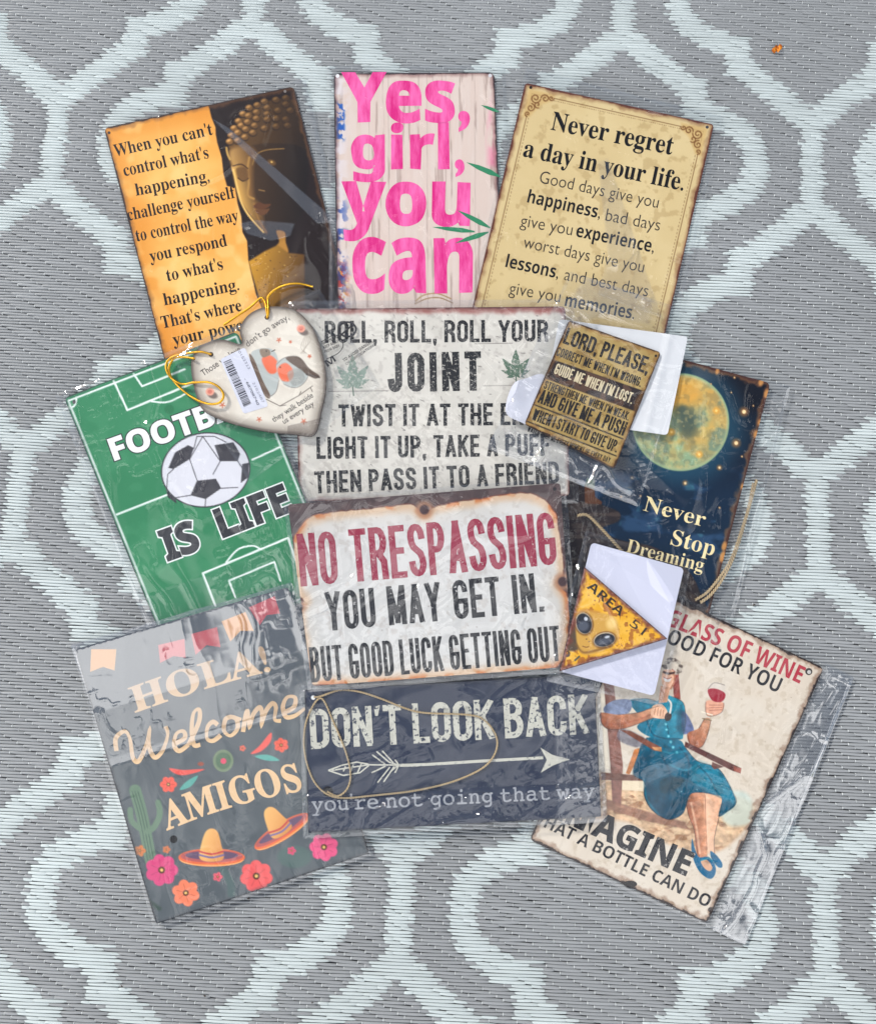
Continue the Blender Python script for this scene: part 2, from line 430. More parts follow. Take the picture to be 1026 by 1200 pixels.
# ------------------------------------------------------------------ plates
def quad_grid(q, r, step):
    q = np.asarray(q, float)
    W = (np.linalg.norm(q[1] - q[0]) + np.linalg.norm(q[2] - q[3])) / 2; H = (np.linalg.norm(q[3] - q[0]) + np.linalg.norm(q[2] - q[1])) / 2
    nu, nv = int(W / step) + 2, int(H / step) + 2
    a, b = np.meshgrid(np.linspace(0, W, nu), np.linspace(0, H, nv))
    if r > 0:
        for ca, cb in ((0, 0), (W, 0), (0, H), (W, H)):
            sa = 1 if ca == 0 else -1; sb = 1 if cb == 0 else -1
            p = r - sa * (a - ca); s = r - sb * (b - cb)
            m = (p > 0) & (s > 0); k = np.maximum(p, s) / np.sqrt(p * p + s * s + 1e-12)
            a = np.where(m, ca + sa * (r - p * k), a); b = np.where(m, cb + sb * (r - s * k), b)
    u = (a / W)[..., None]; v = (b / H)[..., None]
    pts = (q[0] * (1 - u) + q[1] * u) * (1 - v) + (q[3] * (1 - u) + q[2] * u) * v
    return pts[..., 0], pts[..., 1], nu, nv
def radial_grid(outline, centre, step):
    o = np.asarray(outline, float); c = np.asarray(centre, float)
    dl = np.linalg.norm(np.roll(o, -1, 0) - o, axis=1); pts = []
    for i in range(len(o)):
        n = max(1, int(dl[i] / step))
        for k in range(n): pts.append(o[i] + (o[(i + 1) % len(o)] - o[i]) * k / n)
    pts = np.array(pts); R = int(np.linalg.norm(pts - c, axis=1).max() / step) + 1
    s = np.linspace(0.004, 1, R)[:, None, None]
    g = c + (pts - c)[None] * s
    return g, len(pts), R
def add_plate(th, quad, thick, r, base, paint, mat, edge=(58, 48, 44), step=1.0, bend=0.0, name='plate', outline=None, centre=None):
    poly = np.asarray(quad if outline is None else outline, float)
    zf0 = rest_plane(poly)
    cx, cy = poly.mean(0)
    zf = (lambda X, Y: zf0(X, Y) + thick)
    if outline is None:
        X, Y, nu, nv = quad_grid(quad, r, step); n = nu * nv
        X = X.ravel(); Y = Y.ravel(); Q = grid_quads(nu, nv)
        idx = np.arange(n).reshape(nv, nu)
        rim = np.concatenate([idx[0, :-1], idx[:-1, -1], idx[-1, :0:-1], idx[:0:-1, 0]])
    else:
        g, nu, nv = radial_grid(outline, centre, step); X = g[..., 0].ravel(); Y = g[..., 1].ravel(); n = nu * nv
        i = np.arange(nv - 1)[:, None] * nu; j = np.arange(nu)[None]; j2 = (j + 1) % nu
        Q = np.stack([i + j, i + nu + j, i + nu + j2, i + j2], -1).reshape(-1, 4)
        rim = np.arange((nv - 1) * nu, nv * nu)
    cv = Canvas(X, Y, base)
    paint(cv, poly)
    zt = zf(X, Y)
    dd = sdpoly(X, Y, poly) if outline is not None else None
    W = P(X, Y, zt)
    top = th.loc_(W)
    m = len(rim)
    lip = top[rim].copy(); lip[:, 2] -= 0.0002
    low = top[rim].copy(); low[:, 2] -= thick
    V = np.concatenate([top, lip, low])
    C = np.concatenate([lin(cv.c), np.tile(lin(edge), (2 * m, 1))])
    k = np.arange(m); k2 = (k + 1) % m
    F = [Q[:, ::-1] if False else Q]
    F.append(np.stack([rim[k], rim[k2], n + k2, n + k], -1)); F.append(np.stack([n + k, n + k2, n + m + k2, n + m + k], -1))
    me = fast_mesh(name, V, np.concatenate(F), col=C)
    link(name, me, mat, th.o)
    ins = sdpoly(gx, gy, poly) > 0
    HM[ins] = np.maximum(HM[ins], zf(gx[ins], gy[ins]))
    return zf

# ------------------------------------------------------------------ lettering
_fc = {}
STY = {'serif': (0x1D400, 0x1D41A), 'sansb': (0x1D5D4, 0x1D5EE), 'mono': (0x1D670, 0x1D68A), 'script': (0x1D4D0, 0x1D4EA), 'sansi': (0x1D608, 0x1D622)}
def styled(s, st):
    if st not in STY: return s
    A, a = STY[st]; out = ''
    for ch in s:
        if 'A' <= ch <= 'Z': out += chr(A + ord(ch) - 65)
        elif 'a' <= ch <= 'z': out += chr(a + ord(ch) - 97)
        else: out += ch
    return out
def text_tris(s, st, off=0.0):
    key = (s, st, off)
    if key in _fc: return _fc[key]
    c = bpy.data.curves.new('text', 'FONT'); c.body = styled(s, st); c.size = 1; c.offset = off; c.resolution_u = 5
    o = bpy.data.objects.new('text', c); COL.objects.link(o)
    me = o.to_mesh(); me.calc_loop_triangles()
    V = np.array([v.co[:2] for v in me.vertices]); T = np.array([t.vertices[:] for t in me.loop_triangles])
    o.to_mesh_clear(); bpy.data.objects.remove(o); bpy.data.curves.remove(c)
    _fc[key] = (V, T); return V, T
def cap_h(st): 
    V, T = text_tris('H', st); return V[:, 1].max()
def put(th, zf, px, tris, rgb, lift, mat, name='lettering', part_of=None):
    X, Y = px[:, 0], px[:, 1]
    W = P(X, Y, zf(X, Y) + lift)
    V = th.loc_(W)
    # wind every face upward
    a, b, c = (V[tris[:, i], :2] for i in range(3))
    fl = (b[:, 0] - a[:, 0]) * (c[:, 1] - a[:, 1]) - (b[:, 1] - a[:, 1]) * (c[:, 0] - a[:, 0]) < 0
    tris = tris.copy(); tris[fl] = tris[fl][:, ::-1]
    col = np.asarray(rgb, float); C = lin(col) if col.ndim == 2 else np.tile(lin(col), (len(V), 1))
    me = fast_mesh(name, V, tris=tris, col=C)
    return link(name, me, mat, part_of or th.o)
def write(th, zf, s, p0, p1, cap, st, rgb, off=0.0, lift=0.00006, mat=None, arc=0.0, jit=0.0, outline=None, ow=0.03, slant=0.0, seed=0, name='lettering', xh=None, desc=1.0):
    p0 = np.array(p0, float); p1 = np.array(p1, float); d = p1 - p0; L = np.linalg.norm(d); d /= L; up = np.array([d[1], -d[0]])
    Vb, Tb = text_tris(s, st, 0.0); xm, xM = Vb[:, 0].min(), Vb[:, 0].max(); ch = cap_h(st)
    def place(V):
        u = (V[:, 0] - xm) / (xM - xm); y = V[:, 1] / ch * cap
        if xh is not None:
            x0 = text_tris('x', st, 0.0)[0][:, 1].max() / ch * cap
            y = np.where(y <= x0, y * xh / x0, xh + (y - x0) * (cap - xh) / (cap - x0))
        y = np.where(y < 0, y * desc, y)
        x = u * L + slant * y
        if jit:
            x = x + jit * (vnoise(V[:, 0] * 5, V[:, 1] * 5, seed) - .5); y = y + jit * (vnoise(V[:, 0] * 5, V[:, 1] * 5, seed + 9) - .5)
        y = y + arc * 4 * u * (1 - u)
        return p0 + x[:, None] * d + y[:, None] * up
    if outline is not None:
        V, T = text_tris(s, st, off + ow); put(th, zf, place(V), T, outline, lift, mat or M_PRINT, name + '_outline'); lift += 0.00005
    V, T = text_tris(s, st, off)
    return put(th, zf, place(V), T, rgb, lift, mat or M_PRINT, name)

def arcp(cx, cy, rx, ry, a0, a1, n=8):
    return [(cx + rx * math.cos(math.radians(a0 + (a1 - a0) * k / n)), cy + ry * math.sin(math.radians(a0 + (a1 - a0) * k / n))) for k in range(n + 1)]
_R = .2
G = {
 'A': (1.05, [[(.0, 0), (.5, 1)], [(1, 0), (.5, 1)], [(.17, .26), (.83, .26)]]),
 'B': (1, [[(0, 0), (0, 1)], [(0, 1), (.5, 1)] + arcp(.5, .77, .46, .23, 90, -90) + [(0, .54)], [(0, .54), (.5, .54)] + arcp(.5, .27, .5, .27, 90, -90) + [(0, 0)]]),
 'C': (1, [arcp(.5, 1 - _R, .5, _R, -8, 180) + arcp(.5, _R, .5, _R, 180, 368)]),
 'D': (1, [[(0, 0), (0, 1)], [(0, 1), (.4, 1)] + arcp(.4, 1 - _R, .6, _R, 90, 0) + arcp(.4, _R, .6, _R, 0, -90) + [(0, 0)]]),
 'E': (.85, [[(0, 0), (0, 1)], [(0, 1), (1, 1)], [(0, .52), (.85, .52)], [(0, 0), (1, 0)]]),
 'F': (.82, [[(0, 0), (0, 1)], [(0, 1), (1, 1)], [(0, .5), (.85, .5)]]),
 'G': (1, [arcp(.5, 1 - _R, .5, _R, -5, 180) + arcp(.5, _R, .5, _R, 180, 360) + [(1, .45)], [(.5, .45), (1, .45)]]),
 'H': (1, [[(0, 0), (0, 1)], [(1, 0), (1, 1)], [(0, .5), (1, .5)]]),
 'I': (0, [[(0, 0), (0, 1)]]),
 'J': (.75, [[(1, 1), (1, _R)] + arcp(.5, _R, .5, _R, 0, -180)]),
 'K': (1, [[(0, 0), (0, 1)], [(1, 1), (.05, .42)], [(.35, .6), (1, 0)]]),
 'L': (.82, [[(0, 1), (0, 0)], [(0, 0), (1, 0)]]),
 'M': (1.4, [[(0, 0), (0, 1)], [(1, 0), (1, 1)], [(.05, 1), (.5, .05)], [(.95, 1), (.5, .05)]]),
 'N': (1.05, [[(0, 0), (0, 1)], [(1, 0), (1, 1)], [(.05, 1), (.95, 0)]]),
 'O': (1, [arcp(.5, 1 - _R, .5, _R, 0, 180) + arcp(.5, _R, .5, _R, 180, 360) + [(1, 1 - _R)]]),
 'P': (.97, [[(0, 0), (0, 1)], [(0, 1), (.5, 1)] + arcp(.5, .74, .5, .26, 90, -90) + [(0, .48)]]),
 'R': (1, [[(0, 0), (0, 1)], [(0, 1), (.5, 1)] + arcp(.5, .75, .5, .25, 90, -90) + [(0, .5)], [(.5, .5), (.95, .32), (1, 0)]]),
 'S': (.97, [arcp(.5, 1 - _R, .5, _R, 0, 180) + [(.04, .68), (.2, .57), (.8, .43), (.96, .32)] + arcp(.5, _R, .5, _R, 0, -180)]),
 'T': (.95, [[(.5, 0), (.5, 1)], [(0, 1), (1, 1)]]),
 'U': (1, [[(0, 1), (0, _R)] + arcp(.5, _R, .5, _R, 180, 360) + [(1, 1)]]),
 'V': (1.05, [[(0, 1), (.5, 0)], [(1, 1), (.5, 0)]]),
 'W': (1.5, [[(0, 1), (.25, 0)], [(.5, .9), (.25, 0)], [(.5, .9), (.75, 0)], [(1, 1), (.75, 0)]]),
 'Y': (1.05, [[(0, 1), (.5, .45)], [(1, 1), (.5, .45)], [(.5, .5), (.5, 0)]]),
 '.': (0, 'dot'), ',': (0, 'comma'), "'": (0, 'apos'), ' ': (.55, []), '!': (0, [[(0, .32), (0, 1)]]),
}
def ribbon(p, t, V, T, ext=True):
    """flat stroke of width t along a polyline, mitred"""
    p = np.asarray(p, float).copy(); keep = [0] + [i for i in range(1, len(p)) if np.linalg.norm(p[i] - p[i - 1]) > 1e-4]; p = p[keep]
    if len(p) < 2: return
    if ext:
        a = p[0] - p[1]; p[0] += a / np.linalg.norm(a) * t / 2
        a = p[-1] - p[-2]; p[-1] += a / np.linalg.norm(a) * t / 2
    dv = p[1:] - p[:-1]; dv /= np.linalg.norm(dv, axis=1)[:, None]; nm = np.stack([-dv[:, 1], dv[:, 0]], 1)
    b = len(V)
    for i in range(len(p)):
        if i == 0: o = nm[0]
        elif i == len(p) - 1: o = nm[-1]
        else:
            o = nm[i - 1] + nm[i]; o = o / max(np.dot(o, o), .3) * 2
        V.append(p[i] + o * t / 2); V.append(p[i] - o * t / 2)
    for i in range(len(p) - 1):
        k = b + 2 * i; T.append((k, k + 1, k + 3)); T.append((k, k + 3, k + 2))
def gothic(th, zf, s, p0, p1, cap, t, rgb, mat=None, lift=0.00006, gap=0.5, jit=0.0, seed=0, name='lettering', space=.55, cap1=None):
    """condensed grotesque capitals, one part per line"""
    p0 = np.array(p0, float); p1 = np.array(p1, float); d = p1 - p0; L = np.linalg.norm(d); d /= L; up = np.array([d[1], -d[0]])
    g = gap * t; wsum = 0; fix = 0
    for ch in s:
        w_, st = G[ch]; wsum += space if ch == ' ' else w_; fix += (0 if ch == ' ' else t) + g
    W = max((L - fix + g) / max(wsum, .1), t * .2)
    x = 0; VV = []; TT = []; zz = []
    rng = np.random.RandomState(seed)
    for ch in s:
        w_, st = G[ch]
        if ch == ' ': x += space * W + g; continue
        strokes = []
        if st == 'dot': strokes = [('poly', [(0, 0), (t, 0), (t, t), (0, t)])]
        elif st == 'comma': strokes = [('poly', [(0, 0), (t * .35, -t * .9), (t * .7, -t * .9), (t, 0), (t, t), (0, t)])]
        elif st == 'apos': strokes = [('poly', [(t * .15, cap - t * 1.7), (t * .6, cap - t * 1.7), (t, cap), (0, cap)])]
        else: strokes = [('s', q) for q in st]
        dy = rng.uniform(-jit, jit)
        for kind, q in strokes:
            v = []; f = []
            if kind == 'poly':
                v = [np.array(a, float) for a in q]; f = [(0, i, i + 1) for i in range(1, len(q) - 1)]
            else:
                pts = [(t / 2 + a * w_ * W, t / 2 + b * (cap - t)) for a, b in q]
                ribbon(pts, t, v, f)
                v = [np.array((a[0], min(max(a[1], 0), cap))) for a in v]
            if ch == '!' : pass
            b0 = len(VV)
            for a in v: VV.append((a[0] + x, a[1] + dy)); zz.append(len(TT))
            TT += [(i + b0, j + b0, k + b0) for i, j, k in f]
        if ch == '!':
            b0 = len(VV); VV += [(x, 0), (x + t, 0), (x + t, t), (x, t)]; TT += [(b0, b0 + 1, b0 + 2), (b0, b0 + 2, b0 + 3)]
        x += t + w_ * W + g
    V = np.array(VV); u = V[:, 0] / L
    k = 1 if cap1 is None else (1 + (cap1 / cap - 1) * u)
    px = p0 + V[:, 0:1] * d + (V[:, 1] * k)[:, None] * up
    # strokes of a letter cross: keep each a hair above the one before
    T = np.array(TT); lay = np.zeros(len(V))
    grp = 0; last = None
    parent = np.arange(len(V))
    lay = (np.cumsum(np.concatenate([[0], (np.diff(np.array(_strk_id(T, len(V)))) != 0).astype(int)])) % 5) * 0.000012
    return put(th, (lambda X, Y: zf(X, Y) + lay), px, T, rgb, lift, mat or M_PRINT, name)
def _strk_id(T, n):
    ids = np.arange(n)
    lo = np.full(n, 10 ** 9)
    # vertices of one stroke are contiguous; a new stroke starts where no triangle bridges i-1 and i
    br = np.zeros(n, bool); br[0] = True
    mn = T.min(1); mxx = T.max(1); cov = np.zeros(n + 1, int)
    np.add.at(cov, mn + 1, 1); np.add.at(cov, mxx + 1, -1)
    c = np.cumsum(cov)[:n]
    br = c == 0; br[0] = True
    return np.cumsum(br)

def shape(th, zf, poly, rgb, lift=0.00005, mat=None, name='print'):
    p = [Vector((a, b, 0)) for a, b in poly]
    T = np.array(tessellate_polygon([p])); return put(th, zf, np.asarray(poly, float), T, rgb, lift, mat or M_PRINT, name)

# ------------------------------------------------------------------ clear sleeves, cords
def sleeve(th, quad, seed, amp=0.0006, wl=34.0, direc=(1, .3), layers_glare=1.0, step=1.35, extra=None, name='plastic_sleeve', base_gap=0.0003, hem=6.0, soft=16, aniso=.45, part_of=None, crumple=1.0):
    """the bag's upper sheet: drapes over the pile, crinkled; 'extra' = zones (polygon, added layers, added amplitude)"""
    q = np.asarray(quad, float)
    X, Y, nu, nv = quad_grid(q, 2.0, step)
    # hand-cut, slightly wavy margin
    dist = sdpoly(X, Y, q)
    wob = 2.2 * (fbm(X, Y, 40, 3, seed + 50) - .5) * (1 - sstep(0, 30, dist))
    cx, cy = q.mean(0); ln = np.sqrt((X - cx) ** 2 + (Y - cy) ** 2) + 1e-6
    X = X + (X - cx) / ln * wob; Y = Y + (Y - cy) / ln * wob
    Hd = np.maximum(blur(cone(HM), 2), HM)
    H0 = hm_at(X, Y, Hd)
    dx, dy = np.array(direc) / np.linalg.norm(direc)
    u = X * dx + Y * dy; v = -X * dy + Y * dx
    w1 = fbm(u, v, 90, 2, seed + 1) * 40; w2 = fbm(u, v, 60, 2, seed + 2) * 30
    r1 = np.abs(fbm((u + w1) * aniso, v + w2, wl * 1.5, 2, seed + 3) - .5) * 2
    r2 = np.abs(vnoise((u * aniso * .6 + w2) / wl * 2.0, (v + w1) / wl * 2.0, seed + 4) - .5) * 2
    r3 = np.abs(vnoise((u + w1 * .5) / wl * 3.6, (v - w2 * .6) / wl * 3.6, seed + 6) - .5) * 2
    g2 = sstep(.5, .68, fbm(X, Y, 55, 2, seed + 20)); g3 = sstep(.55, .72, fbm(X, Y, 45, 2, seed + 23))
    c1 = np.exp(-(r1 / .10) ** 1.3); c2 = np.exp(-(r2 / .13) ** 1.3) * g2; c3 = np.exp(-(r3 / .2) ** 1.3) * g3
    swell = fbm((u + w1) * aniso, v, 75, 2, seed + 30)
    A = amp * np.ones_like(X) * (.45 + 1.1 * fbm(X, Y, 70, 2, seed + 8))
    lay = layers_glare * np.ones_like(X)
    Z3 = np.zeros_like(X)
    for z_ in (extra or []):
        m = sstep(-4, 6, sdpoly(X, Y, z_[0])) if len(z_) < 4 else sstep(-1, 1, sdpoly(X, Y, z_[0]))
        lay = lay + m * z_[1]; Z3 = Z3 + m * z_[2]  # zones paint glare into the film's reflectance besides marking doubled film
    wr = A * (3.0 * swell + 1.6 * c1 + 1.25 * crumple * c2 + .7 * crumple * c3) + Z3 * (.9 * swell + .7 * c1 + .35 * np.exp(-(r2 / .2) ** 1.3) + .12 * (1 - r3))
    edge = 1 - sstep(0, hem, dist)
    # sealed rim: a narrow puckered strip
    along = np.where(np.abs((X - cx)) > np.abs(Y - cy), Y, X)
    wr = wr * (1 - .5 * edge) + edge * 0.00018 * vnoise(X / 4.5, Y / 4.5, seed + 12) + .00035 * np.exp(-((dist - 3.0) / 1.6) ** 2) * fbm(X, Y, 22, 3, seed + 71)
    lay = lay + edge * .9 + 1.6 * np.exp(-((dist - 3.0) / 1.3) ** 2) * sstep(.35, .6, fbm(X, Y, 30, 2, seed + 70))
    zz = H0 + base_gap + wr
    hf = hm_at(X, Y); zz = np.maximum(zz, hf + .00015)
    W = P(X.ravel(), Y.ravel(), zz.ravel())
    me = fast_mesh(name, th.loc_(W), grid_quads(nu, nv), smooth_=True, attrs={'layers_glare': lay.ravel()})
    o = link(name, me, M_FILM, part_of or th.o); o.visible_shadow = True
    ins = sdpoly(gx, gy, q) > 1
    Hn = np.maximum(HM, Hd + base_gap + amp * 1.6)
    HM[ins] = np.maximum(HM[ins], Hn[ins])
    return o
def cord(th, pts, rad, mat, name, closed=False, lift=0.0, ply=2, pitch=7.0, zpts=None, part_of=None):
    """twisted cord lying on the pile"""
    p = smooth(pts, 14); seg = np.linalg.norm(np.diff(p, axis=0), axis=1); s = np.concatenate([[0], np.cumsum(seg)])
    n = max(int(s[-1] / 1.1), 8); t = np.linspace(0, s[-1], n)
    x = np.interp(t, s, p[:, 0]); y = np.interp(t, s, p[:, 1])
    z = hm_at(x, y, blur(dilate(HM, 1), 2)) + rad * 1.6 + lift
    if zpts is not None: z = z + np.interp(np.linspace(0, 1, n), np.linspace(0, 1, len(zpts)), zpts)
    c = P(x, y, z); tg = np.gradient(c, axis=0); tg /= np.linalg.norm(tg, axis=1)[:, None]
    si = np.cross(tg, (0, 0, 1)); si /= np.linalg.norm(si, axis=1)[:, None]; un = np.cross(si, tg)
    V = []; Q = []
    for k in range(ply):
        ph = t / pitch * 2 * math.pi + k * 2 * math.pi / ply
        cc = c + (si * np.cos(ph)[:, None] + un * np.sin(ph)[:, None]) * rad * .55
        ns = 6; b = sum(len(v) for v in V); ring = np.zeros((n, ns, 3))
        for j in range(ns):
            a = 2 * math.pi * j / ns
            ring[:, j] = cc + (si * math.cos(a) + un * math.sin(a)) * rad * .62
        V.append(ring.reshape(-1, 3)); i = np.arange(n - 1)[:, None] * ns; j = np.arange(ns)[None]; j2 = (j + 1) % ns
        Q.append((np.stack([i + j, i + j2, i + ns + j2, i + ns + j], -1) + b).reshape(-1, 4))
    me = fast_mesh(name, th.loc_(np.concatenate(V)), np.concatenate(Q), smooth_=True)
    return link(name, me, mat, part_of or th.o)
def disc(th, zf, cx, cy, r, rgb, lift=0.0001, name='nail_hole', ry=None, n=18):
    a = np.linspace(0, 2 * math.pi, n, endpoint=False)
    poly = np.stack([cx + r * np.cos(a), cy + (ry or r) * np.sin(a)], 1)
    return shape(th, zf, poly, rgb, lift, None, name)
GRP = 'novelty signs fanned out on the rug'
def sign(name, label, cat, quad, group=GRP):
    q = np.asarray(quad, float); c = q.mean(0); d = q[1] - q[0]
    return Thing(name, label, cat, c, -math.atan2(d[1], d[0]), group)

DARK = (58, 46, 42)
# ================================================================== 1 quote on parchment with statue face
q = [(122, 150), (344, 101), (427, 421), (205, 469)]
th = sign('metal_sign', 'orange parchment metal sign with a golden statue face in profile on its dark right half', 'sign', q)
def paint(c, poly):
    n = c.n(60, 4, 2); d = sdpoly(c.X, c.Y, poly)
    c.mix(sstep(.3, .7, n), (240, 186, 104)); c.mix((1 - sstep(0, 45, d)) * .75, (214, 134, 40))
    c.mix(sstep(.55, .75, c.n(26, 3, 6)) * .35, (250, 214, 150))
    z = Z(240, 95, 4.8)
    dk = z((10, 120), (25, 150), (38, 205), (60, 260), (62, 300), (70, 345), (95, 430), (105, 520), (125, 590), (170, 600), (185, 690), (205, 760), (212, 850), (238, 900), (245, 1010)) + [(300, 345), (312, 372), (330, 420), (340, 500), (480, 500), (460, 60), (242, 110)]
    c.fill(dk, (32, 21, 19), 1.2)
    # head
    c.fill(smooth(z((140, 380), (150, 300), (200, 215), (260, 160), (340, 118), (420, 100), (500, 110), (580, 170), (590, 420), (400, 380), (250, 370)), 5, True), (104, 72, 34), 2, 1, (30, 21, 17), (1, .1))
    c.fill(smooth(z((142, 385), (150, 470), (172, 540), (187, 620), (222, 700), (270, 770), (318, 825), (345, 870), (372, 838), (480, 830), (560, 700), (570, 400), (400, 350), (250, 362)), 5, True), (84, 58, 32), 2, 1, (24, 17, 15), (1, .05))
    c.fill(smooth(z((142, 385), (152, 470), (170, 560), (188, 630), (225, 700), (272, 770), (330, 835), (318, 740), (300, 690), (272, 640), (268, 480), (290, 410), (240, 366)), 5, True), (138, 98, 52), 7, .9)
    c.fill(smooth(z((150, 480), (170, 540), (185, 620), (215, 690), (265, 765), (325, 830), (346, 866), (356, 838), (325, 785), (296, 745), (280, 705), (268, 668), (242, 648), (244, 570), (236, 505), (200, 475)), 5, True), (222, 170, 86), 2, 1, (58, 40, 26), (1, -.25))
    rows = [[(250, 150), (335, 115), (400, 105), (455, 95)], [(215, 185), (295, 135), (350, 150), (455, 130)], [(190, 225), (245, 195), (290, 175), (350, 185), (410, 165), (480, 165)], [(165, 265), (205, 250), (240, 230), (290, 210), (350, 215), (400, 210), (455, 215)], [(150, 305), (185, 290), (230, 270), (280, 250), (335, 265), (400, 255), (465, 250)], [(140, 340), (185, 335), (225, 315), (270, 290)]]
    for i, r in enumerate(rows):
        for (x, y) in r:
            f = max(0.12, 1 - (x - 130) / 360)
            px, py = z((x, y))[0]
            c.ell(px, py + .8, 5.0, 4.0, (42, 28, 18), soft=1.5)
            c.ell(px, py, 4.4, 3.5, (58 + 70 * f, 40 + 50 * f, 24 + 22 * f), soft=1.8)
            c.ell(px - 1.2, py - 1.3, 2.6, 1.5, (84 + 140 * f, 60 + 106 * f, 32 + 66 * f), rot=-25, soft=1.8)
    # light along the brow, nose and cheek as printed in the picture
    c.fill(smooth(z((145, 392), (225, 366), (262, 405), (262, 470), (240, 486), (205, 464), (160, 482)), 5, True), (196, 152, 86), 4.5, .9, (96, 66, 36), (1, -.3))
    c.line(smooth(z((250, 430), (240, 500), (247, 570), (242, 640), (275, 662)), 5), 2.6, (168, 126, 66), 1.6)
    c.line(smooth(z((160, 500), (180, 590), (205, 680), (250, 760), (330, 850)), 6), 2.2, (240, 196, 112), 1.8)
    c.line(smooth(z((275, 690), (300, 770), (345, 850)), 6), 2.0, (150, 106, 54), 2)
    c.line(smooth(z((188, 545), (215, 562), (244, 548)), 4), 1.6, (44, 28, 18), 1)
    c.fill(smooth(z((178, 492), (238, 492), (242, 556), (192, 552)), 4, True), (104, 72, 40), 2.2, .85); c.line(smooth(z((158, 478), (205, 468), (242, 492)), 4), 1.4, (70, 46, 26), 1.2)
    c.line(smooth(z((268, 470), (290, 415), (345, 388), (445, 380)), 5), 1.2, (142, 108, 60), 1)
    c.fill(smooth(z((272, 705), (305, 682), (335, 692), (372, 692), (345, 716), (300, 722)), 4, True), (92, 56, 34), 1.4)
    c.fill(smooth(z((285, 724), (345, 720), (365, 718), (340, 750), (305, 752)), 4, True), (100, 64, 40), 1.4)
    c.ell(*z((376, 458))[0], 5, 3.2, (104, 74, 38), 20, 2); c.ell(*z((376, 455))[0], 1.2, 1.2, (214, 172, 96), 0, 1)
    c.line(z((305, 612), (335, 618)), 1.5, (132, 100, 60), 1.2)
    c.line(smooth(z((122, 375), (128, 410), (142, 440)), 4), 2.4, (190, 150, 80), 1.2)
    c.fill(smooth(z((402, 842), (450, 850), (455, 905), (470, 962), (430, 968), (405, 930), (418, 900)), 5, True), (176, 124, 52), 2)
    c.fill(z((247, 1014), (335, 958), (410, 922), (470, 966), (560, 975), (565, 1300), (330, 1300), (262, 1075)), (204, 148, 44), 2.5, 1, (62, 40, 24), (1, .25))
    c.specks(0, 0, DARK, 1, 2)
    r = np.random.RandomState(5)
    for k in range(60):
        x, y = r.uniform(280, 520), r.uniform(960, 1190); c.ell(*z((x, y))[0], r.uniform(.3, 1.1), r.uniform(.3, .9), (224, 184, 110) if k % 2 else (60, 36, 20), r.uniform(0, 90), .7, .7)
    c.rust(poly, 3.2, ((58, 44, 40), (128, 84, 48)), 3, 11)
zf = add_plate(th, q, .0006, 6, (232, 164, 76), paint, M_PRINT, step=.9)
INK = (26, 20, 19)
for s, a, b in (("When you can't", (135, 183.7), (250, 157.7)), ("control what's", (146, 206.5), (245.3, 185)), ("happening,", (160, 229.4), (246, 212.4)), ("challenge yourself", (150.6, 258.6), (277, 231.4)),
                ("to control the way", (160.5, 283), (280, 258.6)), ("you respond", (176.6, 307), (266.7, 288)), ("to what's", (196.5, 329.6), (262, 315.6)), ("happening.", (193, 358), (280.7, 339.6)), ("That's where", (190.6, 385), (284, 363.9)), ("your power", (203.8, 405), (294, 385.5))):
    write(th, zf, s, a, b, 14.2, 'serif', INK, off=.001, jit=.5)
disc(th, zf, 334, 107, 1.7, (120, 112, 108)); disc(th, zf, 128, 155.5, 1.7, (60, 48, 44))
sleeve(th, [(115, 147), (358, 92), (438, 424), (199, 478)], 11, .0009, 40, (.25, 1), 1.0,
       extra=[([(352, 95), (362, 92), (440, 424), (424, 428)], 2.0, .0012), ([(250, 140), (268, 150), (395, 260), (372, 262)], 4.0, .0003, 1), ([(280, 262), (300, 258), (345, 262), (340, 276), (318, 282), (290, 274)], 3.5, .0002, 1)])  # the inner zones are glare painted into the film

